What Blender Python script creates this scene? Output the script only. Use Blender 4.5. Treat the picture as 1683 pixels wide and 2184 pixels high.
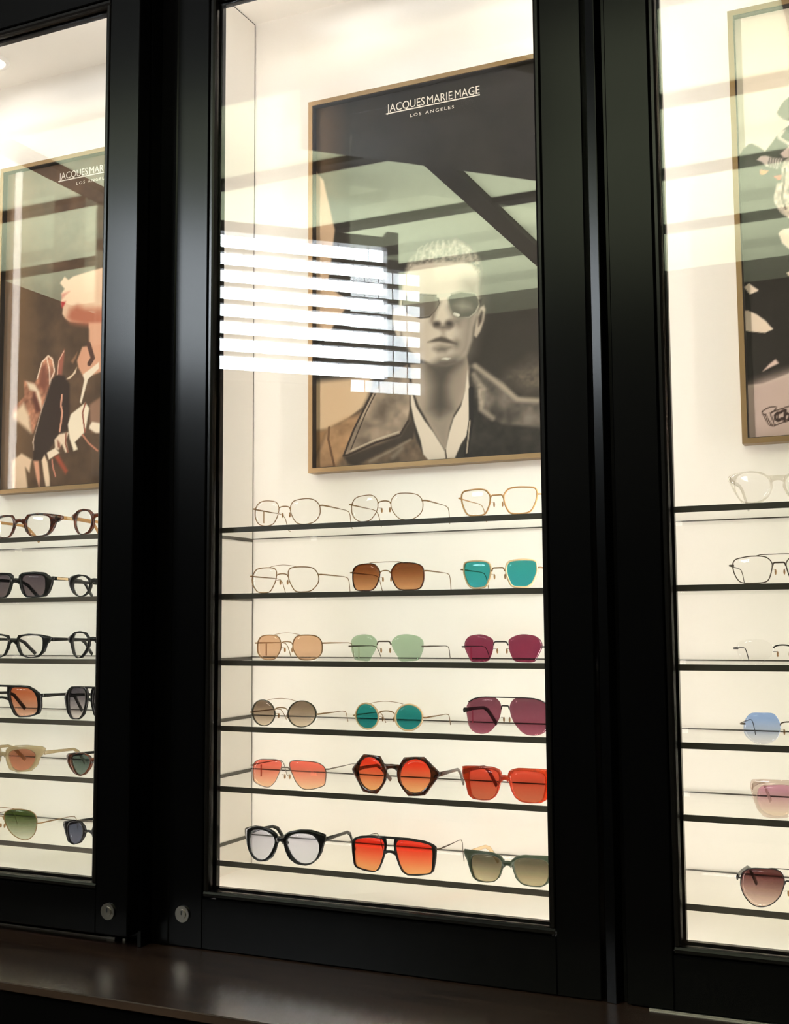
import bpy, math, random
import numpy as np
from mathutils import Vector, Matrix

for o in list(bpy.data.objects):
    bpy.data.objects.remove(o)
scene = bpy.context.scene
COL = scene.collection

# ------------------------------------------------------------------ camera
RIGHT, UP, FWD = ([0.908881, 0.417003, -0.006586], [0.045412, -0.083257, 0.995493], [-0.414575, 0.905084, 0.094608])
cam_data = bpy.data.cameras.new('camera')
cam_data.sensor_fit = 'HORIZONTAL'
cam_data.sensor_width = 36.0
cam_data.lens = 36.0 * 2489.04 / 1683.0
cam_data.clip_start = 0.02
cam = bpy.data.objects.new('camera', cam_data)
COL.objects.link(cam)
m = Matrix.Identity(4)
for i in range(3):
    m[i][0] = RIGHT[i]; m[i][1] = UP[i]; m[i][2] = -FWD[i]
m.translation = Vector((0.9, -1.8, 1.48))
cam.matrix_world = m
scene.camera = cam

# ------------------------------------------------------------------ light and exposure
scene.view_settings.view_transform = 'Standard'
scene.view_settings.look = 'None'
scene.view_settings.gamma = 1.0
scene.view_settings.use_curve_mapping = False
scene.view_settings.exposure = 0.0
scene.cycles.transparent_max_bounces = 48      # many sheets of glass stand behind one another
scene.cycles.diffuse_bounces = 6
world = bpy.data.worlds.new('world'); scene.world = world
world.use_nodes = True
world.node_tree.nodes['Background'].inputs[0].default_value = (0.5, 0.55, 0.6, 1)
world.node_tree.nodes['Background'].inputs[1].default_value = 0.03
LED_PANEL = 33.5        # vertical led strips
PUCK_POWER = 0.12        # W per downlight
SKY_PANE = 46.0         # daylight in the clerestory window
CEILING_FILL = 1150.0         # added fill light below the coffered ceiling, W

def area(name, loc, direction, sx, sy, power, color):
    d = bpy.data.lights.new(name, 'AREA'); d.shape = 'RECTANGLE'
    d.size = sx; d.size_y = sy; d.energy = power; d.color = color
    o = bpy.data.objects.new(name, d); COL.objects.link(o)
    o.location = loc
    o.rotation_euler = Vector(direction).to_track_quat('-Z', 'Y').to_euler()
    return o
area('ceiling_fill', (-1.2, -4.3, 2.25), (0, 0, 1), 7.0, 3.6, CEILING_FILL, (1.0, 0.97, 0.90))  # unseen fill without a fixture, added to brighten the ceiling

# ------------------------------------------------------------------ materials
def s2l(c):
    c = np.array(c, float) / 255.0
    return np.where(c <= 0.04045, c / 12.92, ((c + 0.055) / 1.055) ** 2.4)
MATS = {}
def newmat(name):
    mt = bpy.data.materials.new(name); mt.use_nodes = True
    nt = mt.node_tree; nt.nodes.clear()
    out = nt.nodes.new('ShaderNodeOutputMaterial')
    MATS[name] = mt
    return mt, nt, out
def principled(name, color, rough=0.5, metal=0.0, spec=0.5, bump=None, noise=None, aniso=None, emis=None):
    mt, nt, out = newmat(name)
    b = nt.nodes.new('ShaderNodeBsdfPrincipled')
    b.inputs['Base Color'].default_value = (*color, 1)
    b.inputs['Roughness'].default_value = rough
    b.inputs['Metallic'].default_value = metal
    b.inputs['Specular IOR Level'].default_value = spec
    nt.links.new(b.outputs[0], out.inputs[0])
    if noise:                                   # (scale vec, colour a, colour b)
        tc = nt.nodes.new('ShaderNodeTexCoord'); mp = nt.nodes.new('ShaderNodeMapping')
        mp.inputs['Scale'].default_value = noise[0]
        nz = nt.nodes.new('ShaderNodeTexNoise'); nz.inputs['Scale'].default_value = 1.0
        nz.inputs['Detail'].default_value = 5.0
        rp = nt.nodes.new('ShaderNodeValToRGB')
        rp.color_ramp.elements[0].position = 0.38; rp.color_ramp.elements[0].color = (*noise[1], 1)
        rp.color_ramp.elements[1].position = 0.62; rp.color_ramp.elements[1].color = (*noise[2], 1)
        nt.links.new(tc.outputs['Object'], mp.inputs[0]); nt.links.new(mp.outputs[0], nz.inputs[0])
        nt.links.new(nz.outputs[0], rp.inputs[0]); nt.links.new(rp.outputs[0], b.inputs['Base Color'])
        if bump:
            bp = nt.nodes.new('ShaderNodeBump'); bp.inputs['Strength'].default_value = bump
            bp.inputs['Distance'].default_value = 0.001
            nt.links.new(nz.outputs[0], bp.inputs['Height']); nt.links.new(bp.outputs[0], b.inputs['Normal'])
    return mt
def emission(name, color, strength):
    mt, nt, out = newmat(name)
    e = nt.nodes.new('ShaderNodeEmission'); e.inputs[0].default_value = (*color, 1); e.inputs[1].default_value = strength
    nt.links.new(e.outputs[0], out.inputs[0])
    return mt
def glass(name, top, bottom=None, r0=0.045, rmax=1.0, body=None, body_fac=0.0, rough=0.0):
    """see-through sheet: coloured transparency, a Schlick reflection and, if wanted, some solid body colour"""
    mt, nt, out = newmat(name)
    tr = nt.nodes.new('ShaderNodeBsdfTransparent'); tr.inputs[0].default_value = (*top, 1)
    if bottom is not None:
        tc = nt.nodes.new('ShaderNodeTexCoord'); sp = nt.nodes.new('ShaderNodeSeparateXYZ')
        rp = nt.nodes.new('ShaderNodeValToRGB')
        rp.color_ramp.elements[0].position = 0.08; rp.color_ramp.elements[0].color = (*bottom, 1)
        rp.color_ramp.elements[1].position = 0.82; rp.color_ramp.elements[1].color = (*top, 1)
        nt.links.new(tc.outputs['Generated'], sp.inputs[0]); nt.links.new(sp.outputs[2], rp.inputs[0])
        nt.links.new(rp.outputs[0], tr.inputs[0])
    base = tr.outputs[0]
    if body is not None:
        df = nt.nodes.new('ShaderNodeBsdfDiffuse'); df.inputs[0].default_value = (*body, 1)
        mx = nt.nodes.new('ShaderNodeMixShader'); mx.inputs[0].default_value = body_fac
        nt.links.new(base, mx.inputs[1]); nt.links.new(df.outputs[0], mx.inputs[2]); base = mx.outputs[0]
    gl = nt.nodes.new('ShaderNodeBsdfGlossy'); gl.inputs['Roughness'].default_value = rough
    lw = nt.nodes.new('ShaderNodeLayerWeight'); lw.inputs[0].default_value = 0.5
    pw = nt.nodes.new('ShaderNodeMath'); pw.operation = 'POWER'; pw.inputs[1].default_value = 5.0
    ma = nt.nodes.new('ShaderNodeMath'); ma.operation = 'MULTIPLY_ADD'; ma.inputs[1].default_value = rmax - r0; ma.inputs[2].default_value = r0
    mx = nt.nodes.new('ShaderNodeMixShader')
    nt.links.new(lw.outputs['Facing'], pw.inputs[0]); nt.links.new(pw.outputs[0], ma.inputs[0])
    nt.links.new(ma.outputs[0], mx.inputs[0]); nt.links.new(base, mx.inputs[1]); nt.links.new(gl.outputs[0], mx.inputs[2])
    nt.links.new(mx.outputs[0], out.inputs[0])
    return mt

BLACK = principled('black_lacquer', (0.003, 0.0028, 0.003), 0.185, 0, 0.12, bump=0.01,
                   noise=((160, 160, 9), (0.0016, 0.0015, 0.0016), (0.0020, 0.0018, 0.0019)))
BLACK2 = principled('black_bead', (0.006, 0.005, 0.0045), 0.2, 0, 0.2)
DARKGAP = principled('dark_gap', (0.03, 0.018, 0.010), 0.8, 0, 0.1)
COUNTER = principled('counter_wood', (0.03, 0.017, 0.012), 0.27, 0, 1.0, bump=0.05,
                     noise=((4, 60, 60), (0.024, 0.013, 0.010), (0.050, 0.027, 0.019)))
COUNTER.node_tree.nodes['Principled BSDF'].inputs['Coat Weight'].default_value = 0.8
COUNTER.node_tree.nodes['Principled BSDF'].inputs['Coat Roughness'].default_value = 0.24
COUNTER.node_tree.nodes['Principled BSDF'].inputs['Coat IOR'].default_value = 1.7
COUNTER.node_tree.nodes['Principled BSDF'].inputs['Specular Tint'].default_value = (1.0, 0.82, 0.68, 1)
CREAM = principled('cream_laminate', (0.87, 0.83, 0.77), 0.55, 0, 0.25)
PANE = glass('door_glass', (0.985, 0.985, 0.98), r0=0.058)
POSTERGLASS = glass('poster_glazing', (0.985, 0.985, 0.98), r0=0.015, rmax=0.6)
SHELFGLASS = glass('shelf_glass', (0.992, 0.994, 0.988), r0=0.010, rmax=0.05)
SHELFEDGE = principled('shelf_glass_edge', (0.055, 0.048, 0.038), 0.25, 0, 0.5)
BRONZE = principled('bronze_frame', (0.25, 0.155, 0.07), 0.40, 0.6, 0.5)
LIP = principled('frame_lip', (0.02, 0.014, 0.010), 0.6, 0, 0.3)
CHROME = principled('lock_steel', (0.26, 0.235, 0.20), 0.30, 1.0)
LOCKDARK = principled('keyhole_dark', (0.01, 0.01, 0.01), 0.5)
TRACK = principled('steel_track', (0.6, 0.57, 0.53), 0.3, 1.0)
LED = emission('led_diffuser', (1.0, 0.942, 0.87), LED_PANEL)
LEDR = emission('led_diffuser_right', (1.0, 0.942, 0.87), LED_PANEL * 3.0)
LEDWIDER = emission('wide_led_diffuser_right', (1.0, 0.942, 0.87), LED_PANEL * 1.9)
LEDWIDE = emission('wide_led_diffuser', (1.0, 0.942, 0.87), LED_PANEL * 0.68)
PUCKLIGHT = emission('puck_diffuser', (1.0, 0.92, 0.80), 9.0)
WHITEPLASTIC = principled('white_plastic', (0.85, 0.82, 0.78), 0.4)
SAGE = principled('sage_ceiling', (0.53, 0.60, 0.42), 0.7, 0, 0.2)
BEAM = principled('dark_beam', (0.004, 0.0037, 0.0034), 0.6, 0, 0.2)
WALLDARK = principled('dark_wall', (0.020, 0.017, 0.015), 0.7, 0, 0.15)
FLOOR = principled('floor_wood', (0.04, 0.025, 0.018), 0.5, 0, 0.3, noise=((3, 40, 1), (0.03, 0.018, 0.012), (0.06, 0.035, 0.024)))
SKY = emission('daylight_pane', (0.86, 0.94, 1.0), SKY_PANE)
SLAT = principled('blind_slat', (0.03, 0.026, 0.024), 0.5)
LETTER = principled('poster_lettering', (0.80, 0.70, 0.60), 0.6)

FM = {
 'gold': principled('gold_wire', (0.26, 0.15, 0.065), 0.32, 0.6),
 'amber': principled('amber_rim', (0.50, 0.27, 0.10), 0.30, 0.3),
 'bronze': principled('bronze_wire', (0.34, 0.20, 0.10), 0.35, 0.8),
 'gunmetal': principled('gunmetal_wire', (0.24, 0.20, 0.17), 0.3, 0.9),
 'darkmetal': principled('dark_wire', (0.10, 0.075, 0.055), 0.35, 0.7),
 'blackmetal': principled('black_metal', (0.018, 0.016, 0.016), 0.35, 0.3),
 'tortoise': principled('tortoise_acetate', (0.1, 0.03, 0.01), 0.16, 0, 0.5, noise=((95, 95, 95), (0.008, 0.004, 0.003), (0.10, 0.022, 0.007))),
 'darktortoise': principled('dark_tortoise_acetate', (0.05, 0.02, 0.01), 0.16, 0, 0.5, noise=((95, 95, 95), (0.016, 0.008, 0.006), (0.11, 0.032, 0.012))),
 'black': principled('black_acetate', (0.006, 0.006, 0.0055), 0.14, 0, 0.28),
 'olive': principled('olive_acetate', (0.045, 0.042, 0.025), 0.2, 0, 0.5),
 'green': principled('green_acetate', (0.040, 0.055, 0.032), 0.3, 0, 0.4),
 'cream': principled('cream_acetate', (0.72, 0.52, 0.30), 0.22, 0, 0.5),
 'red': glass('red_acetate', (0.84, 0.20, 0.06), r0=0.05, body=(0.46, 0.055, 0.016), body_fac=0.45, rough=0.05),
 'darkred': principled('dark_red_acetate', (0.10, 0.012, 0.010), 0.2),
 'beige': glass('beige_acetate', (0.80, 0.72, 0.55), r0=0.05, body=(0.45, 0.36, 0.22), body_fac=0.45, rough=0.05),
 'clear': glass('clear_acetate', (0.96, 0.94, 0.90), r0=0.09, body=(0.5, 0.4, 0.3), body_fac=0.06, rough=0.03),
 'pinkclear': glass('pink_clear_acetate', (0.93, 0.86, 0.82), r0=0.07, body=(0.6, 0.42, 0.36), body_fac=0.14, rough=0.03),
 'pad': glass('silicone_pad', (0.80, 0.62, 0.44), r0=0.05, body=(0.35, 0.20, 0.10), body_fac=0.2),
}
TAGM = {'tan': principled('tan_tag', (0.45, 0.30, 0.17), 0.7), 'brown': principled('brown_tag', (0.25, 0.11, 0.05), 0.7),
        'cream': principled('cream_tag', (0.8, 0.72, 0.62), 0.7), 'pink': principled('pink_tag', (0.85, 0.30, 0.42), 0.7),
        'red': principled('red_tag', (0.35, 0.05, 0.03), 0.7)}
CLEARLENS = glass('clear_lens', (0.992, 0.99, 0.985), r0=0.02)

# ------------------------------------------------------------------ mesh helpers
def mesh_obj(name, verts, faces, mat, parent=None, smooth=False, loc=None):
    me = bpy.data.meshes.new(name)
    me.from_pydata([tuple(v) for v in verts], [], faces)
    me.update()
    if mat: me.materials.append(mat)
    if smooth:
        me.polygons.foreach_set('use_smooth', [True] * len(me.polygons))
    o = bpy.data.objects.new(name, me); COL.objects.link(o)
    if parent: o.parent = parent
    if loc: o.location = loc
    return o
def empty(name, loc, label=None, cat=None, group=None, kind=None):
    o = bpy.data.objects.new(name, None); COL.objects.link(o)
    o.location = loc; o.empty_display_size = 0.05
    tag(o, label, cat, group, kind)
    return o
def tag(o, label=None, cat=None, group=None, kind=None):
    if label: o['label'] = label
    if cat: o['category'] = cat
    if group: o['group'] = group
    if kind: o['kind'] = kind
    return o
class MB:
    def __init__(s): s.v = []; s.f = []
    def add(s, v, f):
        n = len(s.v); s.v += [tuple(a) for a in v]; s.f += [tuple(i + n for i in q) for q in f]; return s
    def box(s, x0, x1, y0, y1, z0, z1, bev=0.0):
        if bev <= 0:
            v = [(x, y, z) for z in (z0, z1) for y in (y0, y1) for x in (x0, x1)]
            f = [(0, 2, 3, 1), (4, 5, 7, 6), (0, 1, 5, 4), (2, 6, 7, 3), (0, 4, 6, 2), (1, 3, 7, 5)]
            return s.add(v, f)
        b = bev; L = []
        for z, e in ((z0, b), (z0 + b, 0), (z1 - b, 0), (z1, b)):
            L.append([(x0 + b + e * 0, y0 + e, z), (x1 - b, y0 + e, z), (x1 - e, y0 + b, z), (x1 - e, y1 - b, z),
                      (x1 - b, y1 - e, z), (x0 + b, y1 - e, z), (x0 + e, y1 - b, z), (x0 + e, y0 + b, z)])
        v = [p for l in L for p in l]; f = [tuple(reversed(range(8))), tuple(range(24, 32))]
        for k in range(3):
            for i in range(8):
                j = (i + 1) % 8; f.append((k * 8 + i, k * 8 + j, k * 8 + 8 + j, k * 8 + 8 + i))
        return s.add(v, f)
    def prism(s, prof, z0, z1):                 # profile in x,y extruded along z
        n = len(prof); v = [(x, y, z0) for x, y in prof] + [(x, y, z1) for x, y in prof]
        f = [tuple(reversed(range(n))), tuple(range(n, 2 * n))] + [(i, (i + 1) % n, n + (i + 1) % n, n + i) for i in range(n)]
        return s.add(v, f)
    def prism_x(s, prof, x0, x1):               # profile in y,z extruded along x
        n = len(prof); v = [(x0, y, z) for y, z in prof] + [(x1, y, z) for y, z in prof]
        f = [tuple(range(n)), tuple(reversed(range(n, 2 * n)))] + [(i, n + i, n + (i + 1) % n, (i + 1) % n) for i in range(n)]
        return s.add(v, f)
    def sweep(s, path, sizes, n=8, closed=False, up=(0, 0, 1), square=False):
        """elliptic (or squarish) section swept along a path; sizes = (half side, half up) per point"""
        P = [Vector(p) for p in path]; N = len(P); rings = []
        for i in range(N):
            a = P[i - 1] if (i > 0 or closed) else P[i]; b = P[(i + 1) % N] if (i < N - 1 or closed) else P[i]
            t = (b - a).normalized()
            side = t.cross(Vector(up))
            if side.length < 1e-4: side = t.cross(Vector((0, 1, 0)))
            side.normalize(); u = side.cross(t).normalized()
            h = sizes[i] if isinstance(sizes, list) else sizes
            r = []
            for k in range(n):
                an = 2 * math.pi * (k + 0.5) / n
                c, d = math.cos(an), math.sin(an)
                if square:
                    m_ = max(abs(c), abs(d)); q = 0.55 + 0.45 * 1.0 / m_ if m_ else 1
                    c, d = c * min(q, 1 / m_), d * min(q, 1 / m_)
                r.append(P[i] + side * c * h[0] + u * d * h[1])
            rings.append(r)
        v = [p for r in rings for p in r]; f = []
        for i in range(N if closed else N - 1):
            j = (i + 1) % N
            for k in range(n):
                l = (k + 1) % n; f.append((i * n + k, i * n + l, j * n + l, j * n + k))
        if not closed:
            f.append(tuple(reversed(range(n)))); f.append(tuple((N - 1) * n + k for k in range(n)))
        return s.add(v, f)
    def disc_y(s, cx, cz, r, y0, y1, n=24, rx=None):
        rx = rx or r
        v = [(cx + rx * math.cos(2 * math.pi * i / n), y0, cz + r * math.sin(2 * math.pi * i / n)) for i in range(n)]
        v += [(a, y1, c) for a, _, c in v]
        f = [tuple(range(n)), tuple(reversed(range(n, 2 * n)))] + [(i, n + i, n + (i + 1) % n, (i + 1) % n) for i in range(n)]
        return s.add(v, f)
    def ellipsoid(s, c, r, nu=8, nv=6):
        v = []; f = []
        for j in range(nv + 1):
            th = math.pi * j / nv
            for i in range(nu):
                ph = 2 * math.pi * i / nu
                v.append((c[0] + r[0] * math.sin(th) * math.cos(ph), c[1] + r[1] * math.sin(th) * math.sin(ph), c[2] + r[2] * math.cos(th)))
        for j in range(nv):
            for i in range(nu):
                k = (i + 1) % nu; f.append((j * nu + i, (j + 1) * nu + i, (j + 1) * nu + k, j * nu + k))
        return s.add(v, f)
    def build(s, name, mat, parent=None, smooth=False):
        return mesh_obj(name, s.v, s.f, mat, parent, smooth)

# ------------------------------------------------------------------ the room behind the camera (seen in the glass)
tag(MB().box(-5.2, 4.6, -6.5, 0.4, -0.05, 0.0).build('floor', FLOOR), kind='structure')
ceil = tag(MB().box(-5.2, 4.6, -6.5, 0.4, 3.98, 4.05).build('ceiling', SAGE), kind='structure')
for y in (-3.61, -4.54, -5.46):
    MB().box(-5.13, 4.5, y - 0.045, y + 0.045, 3.945, 3.981).build('beam', BEAM, ceil)
for x in (-3.37, -1.42, 0.53, 2.48):
    MB().box(x - 0.065, x + 0.065, -6.4, -2.57, 3.94, 3.981).build('beam', BEAM, ceil)
tag(MB().box(-5.2, -5.13, -6.5, 0.4, 0, 3.98).build('wall_left', WALLDARK), kind='structure')
tag(MB().box(4.5, 4.6, -6.5, 0.4, 0, 3.98).build('wall_right', WALLDARK), kind='structure')
tag(MB().box(-5.13, 4.5, -6.5, -6.41, 0, 3.98).build('wall_back', WALLDARK), kind='structure')
# dark lowered ceiling panel over the aisle
pts = [(-1.888, -3.136), (-0.94, -4.063), (-0.563, -2.881), (-0.691, -2.725), (-1.299, -2.085)]
n = len(pts)
mesh_obj('trim_1', [(x, y, 3.86) for x, y in pts] + [(x, y, 3.93) for x, y in pts],
         [tuple(range(n)), tuple(reversed(range(n, 2 * n)))] + [(i, (i + 1) % n, n + (i + 1) % n, n + i) for i in range(n)], BEAM)['kind'] = 'structure'
tag(MB().box(-5.13, 4.5, -2.56, 0.336, 3.86, 3.975).build('trim_5', BEAM), kind='structure')
# angled partition with the louvred window
A = Vector((-1.895, -4.164, 0)); D = Vector((-0.728, 0.686, 0)); NRM = Vector((0.686, 0.728, 0))
def wp(l, d, z): q = A + D * l + NRM * d; return (q.x, q.y, z)
def wbox(mb, l0, l1, d0, d1, z0, z1):
    v = [wp(l, d, z) for z in (z0, z1) for d in (d0, d1) for l in (l0, l1)]
    return mb.add(v, [(0, 2, 3, 1), (4, 5, 7, 6), (0, 1, 5, 4), (2, 6, 7, 3), (0, 4, 6, 2), (1, 3, 7, 5)])
WL, WZ0, WZ1 = 1.47, 2.87, 3.65
tag(wbox(MB(), -0.07, WL + 0.07, -0.12, -0.02, 0, WZ0 - 0.05).build('wall_partition', WALLDARK), kind='structure')
win = empty('window_1', (0, 0, 0), kind='structure')
wbox(MB(), 0, WL, -0.06, -0.05, WZ0, WZ1).build('pane', SKY, win)
wbox(MB(), -0.07, 0.0, -0.10, 0.03, WZ0 - 0.05, WZ1 + 0.09).build('window_frame', SLAT, win)
wbox(MB(), WL, WL + 0.07, -0.10, 0.03, WZ0 - 0.05, WZ1 + 0.05).build('window_frame', SLAT, win)
wbox(MB(), 0, WL, -0.10, 0.02, WZ1, WZ1 + 0.06).build('window_frame', SLAT, win)
wbox(MB(), -0.02, WL, -0.12, 0.03, WZ0 - 0.05, WZ0).build('window_sill', SLAT, win)
NS = 8; PIT = (WZ1 - WZ0) / NS
for k in range(1, NS):
    z = WZ0 + k * PIT
    wbox(MB(), 0.0, WL, -0.03, 0.0, z - 0.012, z + 0.012).build('slat', SLAT, win)
for k in range(1, 16):
    wbox(MB(), k * WL / 16 - 0.0025, k * WL / 16 + 0.0025, -0.035, -0.03, WZ0, WZ1).build('cord', SLAT, win)

# ------------------------------------------------------------------ counter
ct = empty('display_counter', (0, 0.02, 0), 'dark brown wooden counter running below the three glass doors', 'counter')
def kid(mb, name, mat, parent, smooth=False):          # world coordinates -> child of a root empty
    L = parent.location
    o = mb.build(name, mat, parent, smooth)
    o.location = (-L.x, -L.y, -L.z)
    return o
kid(MB().box(-2.4, 1.9, -0.284, 0.33, 0.889, 0.903, 0.0015), 'worktop', COUNTER, ct)
kid(MB().box(-2.4, 1.9, -0.270, 0.33, 0.02, 0.8885), 'front_panel', BLACK, ct)
kid(MB().box(-2.2, -0.505, -0.004, 0.0, 0.9031, 0.9055), 'track', TRACK, ct)
kid(MB().box(0.49, 1.9, -0.004, 0.0, 0.9031, 0.9055), 'track', TRACK, ct)
kid(MB().box(-0.512, -0.494, -0.006, -0.001, 0.9031, 0.907), 'track_stop', TRACK, ct)
kid(MB().box(-0.476, -0.470, -0.006, -0.001, 0.9031, 0.907), 'track_stop', TRACK, ct)

# ------------------------------------------------------------------ cabinet carcasses
TOPZ, BOTZ, BACK = 2.794, 0.985, 0.31
def carcass(x0, x1, front, label, ls=0.0095, led=LED, ledr=LEDR):
    r = empty('display_cabinet', ((x0 + x1) / 2, 0.2, 0.912), label, 'cabinet', 'lit display cabinets')
    e = 0.0095
    kid(MB().box(x0 - e, x1 + e, BACK, 0.328, 0.950, TOPZ + 0.02), 'back_panel', CREAM, r)
    kid(MB().box(x0 - e, x0, front, BACK - 0.0035, 0.950, TOPZ - 0.003), 'side_panel', CREAM, r)
    kid(MB().box(x1, x1 + e, front, BACK - 0.0035, 0.950, TOPZ - 0.003), 'side_panel', CREAM, r)
    kid(MB().box(x0 - e, x1 + e, front, BACK, TOPZ, TOPZ + 0.02), 'top_panel', CREAM, r)
    kid(MB().box(x0, x1, front, BACK, BOTZ - 0.018, BOTZ), 'bottom_panel', CREAM, r)
    kid(MB().box(x0 - e, x1 + e, max(front, 0.004), 0.328, 0.9065, 0.949), 'plinth', BLACK, r)
    for sx in (x0 - e, x1):
        kid(MB().box(sx + 0.001, sx + e - 0.001, BACK - 0.0035, BACK, 0.955, TOPZ), 'shadow_gap', DARKGAP, r)
        kid(MB().box(sx + 0.001, sx + e - 0.001, front, BACK, TOPZ - 0.003, TOPZ), 'shadow_gap', DARKGAP, r)
    for sx, sg in ((x0, 1), (x1, -1)):
        a, b = sorted((sx, sx + sg * 0.030))
        lw_ = (ls + 0.001) * (1.0 if sg > 0 else 0.15)      # the strip on the right turns further towards the opposite side
        kid(MB().prism([(sx, front), (sx + sg * lw_, front), (sx, front + ls - 0.0004)][::sg], 0.995, TOPZ - 0.02), 'led_channel', WHITEPLASTIC, r)
        kid(MB().prism([(sx + sg * 0.0002, front + ls - 0.0003), (sx + sg * (lw_ + 0.0001), front + 0.0002), (sx + sg * (lw_ + 0.0004), front + 0.0006), (sx + sg * 0.0005, front + ls)][::sg], 0.996, TOPZ - 0.021), 'led_strip', led if sg > 0 else ledr, r)
    kid(MB().box(x0 + 0.03, x1 - 0.03, front, front + 0.008, BOTZ + 0.0003, BOTZ + 0.003), 'base_led_channel', WHITEPLASTIC, r)
    kid(MB().box(x0 + 0.03, x1 - 0.03, front + 0.0005, front + 0.0075, BOTZ + 0.0031, BOTZ + 0.006), 'base_led_strip', led, r)
    for px in (0.33, 0.78):
        cx = x0 + (x1 - x0) * px; cy = 0.19
        n = 28
        def ring(rad, z): return [(cx + rad * math.cos(2 * math.pi * i / n), cy + rad * math.sin(2 * math.pi * i / n), z) for i in range(n)]
        v = ring(0.040, TOPZ) + ring(0.038, TOPZ - 0.006) + ring(0.030, TOPZ - 0.006) + ring(0.029, TOPZ - 0.003)
        f = [(k * n + i, k * n + (i + 1) % n, (k + 1) * n + (i + 1) % n, (k + 1) * n + i) for k in range(3) for i in range(n)]
        pk = kid(MB().add(v, f), 'puck_rim', WHITEPLASTIC, r, True)
        d = mesh_obj('puck_diffuser', ring(0.029, TOPZ - 0.0032), [tuple(reversed(range(n)))], PUCKLIGHT, pk)
        l = bpy.data.lights.new('puck_lamp', 'AREA'); l.shape = 'DISK'; l.size = 0.05; l.energy = PUCK_POWER; l.color = (1.0, 0.92, 0.82)
        lo = bpy.data.objects.new('puck_lamp', l); COL.objects.link(lo); lo.location = (cx, cy, TOPZ - 0.02)
    return r
carcass(-1.335, -0.436, -0.03, 'lit cream display cabinet interior at the left, behind the gloved-hand poster', 0.0125, LEDWIDE, LEDWIDER)
carcass(-0.395, 0.42, 0.0362, 'lit cream display cabinet interior in the middle, behind the portrait poster')
carcass(0.44, 1.27, 0.0362, 'lit cream display cabinet interior at the right, behind the pale poster')
tag(MB().box(-2.4, 1.9, -0.10, 0.33, 2.82, 3.05, 0.003).build('trim_2', BLACK), kind='structure')
# wall around the cabinets
tag(MB().box(-5.13, 4.5, 0.336, 0.40, 0, 3.98).build('wall_front', WALLDARK), kind='structure')

# posts between the doors
tag(MB().prism([(0.4175, 0.034), (0.4175, 0.020), (0.4245, 0.020), (0.4250, 0.0025), (0.4390, 0.0002), (0.4402, 0.0004), (0.4475, 0.018), (0.4555, 0.018), (0.4555, 0.034)], 0.904, 2.756)
    .build('trim_3', BLACK), kind='structure')
tag(MB().prism([(-0.3795, 0.034), (-0.3795, 0.0035), (-0.3825, 0.0015), (-0.4170, 0.0015), (-0.4175, -0.030), (-0.4245, -0.031), (-0.4245, 0.034)], 0.904, 2.756)
    .build('trim_4', BLACK), kind='structure')

# ------------------------------------------------------------------ doors
def door(xo0, xi0, xi1, xo1, y, zo0, zi0, zi1, zo1, label, lock_x=None, lock_z=None):
    r = empty('cabinet_door', ((xo0 + xo1) / 2, y, zo0), label, 'door', 'glazed cabinet doors')
    T = 0.034; B = 0.011; g = 0.0022
    a0, a1 = xi0 - B - g, xi1 + B + g            # inner edges of the stiles (before groove and bead)
    b0, b1 = zi0 - B - g, zi1 + B + g
    kid(MB().box(xo0, a0, y, y + T, zo0, zo1, 0.0016), 'stile', BLACK, r)
    kid(MB().box(a1, xo1, y, y + T, zo0, zo1, 0.0016), 'stile', BLACK, r)
    kid(MB().box(a0, a1, y, y + T, zo0, b0, 0.0016), 'rail', BLACK, r)
    kid(MB().box(a0, a1, y, y + T, b1, zo1, 0.0016), 'rail', BLACK, r)
    # glazing beads: rounded front, step down to the glass
    pr = [(0, 0.0025), (0.0015, 0.0008), (0.006, 0.0008), (0.0095, 0.003), (B, 0.008), (B, 0.014), (0, 0.014)]
    kid(MB().prism([(xi0 - B + u, y + w) for u, w in pr], zi0, zi1), 'glazing_bead', BLACK2, r)
    kid(MB().prism([(xi1 + B - u, y + w) for u, w in reversed(pr)], zi0, zi1), 'glazing_bead', BLACK2, r)
    kid(MB().prism_x([(y + w, zi0 - B + u) for u, w in pr], xi0 - B, xi1 + B), 'glazing_bead', BLACK2, r)
    kid(MB().prism_x([(y + w, zi1 + B - u) for u, w in reversed(pr)], xi0 - B, xi1 + B), 'glazing_bead', BLACK2, r)
    # rebate behind the glass
    for q in ((xi0 - B - g, xi0 + 0.003, zi0 - B, zi1 + B), (xi1 - 0.003, xi1 + B + g, zi0 - B, zi1 + B)):
        kid(MB().box(q[0], q[1], y + 0.0225, y + T - 0.001, q[2], q[3]), 'back_bead', BLACK2, r)
    for q in ((zi0 - B - g, zi0 + 0.003), (zi1 - 0.003, zi1 + B + g)):
        kid(MB().box(xi0 + 0.003, xi1 - 0.003, y + 0.0225, y + T - 0.001, q[0], q[1]), 'back_bead', BLACK2, r)
    kid(MB().box(xi0 - B + 0.001, xi1 + B - 0.001, y + 0.0150, y + 0.0210, zi0 - B + 0.001, zi1 + B - 0.001), 'glass_pane', PANE, r)
    if lock_x is not None:
        lk = kid(MB().disc_y(lock_x, lock_z, 0.0145, y - 0.0035, y - 0.0002, 28), 'lock', CHROME, r)
        lk['label'] = 'round steel cam lock'
        m1 = MB().disc_y(lock_x, lock_z, 0.0085, y - 0.0050, y - 0.0034, 24).build('lock_plug', CHROME, lk)
        m2 = MB().box(lock_x - 0.0012, lock_x + 0.0012, y - 0.0056, y - 0.0051, lock_z - 0.001, lock_z + 0.006).build('keyhole', LOCKDARK, lk)
    return r
door(-1.214, -1.131, -0.501, -0.418, -0.070, 0.930, 1.018, 2.673, 2.756, 'glazed black door of the left cabinet, standing slightly forward', -0.4585, 0.9715)
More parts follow.
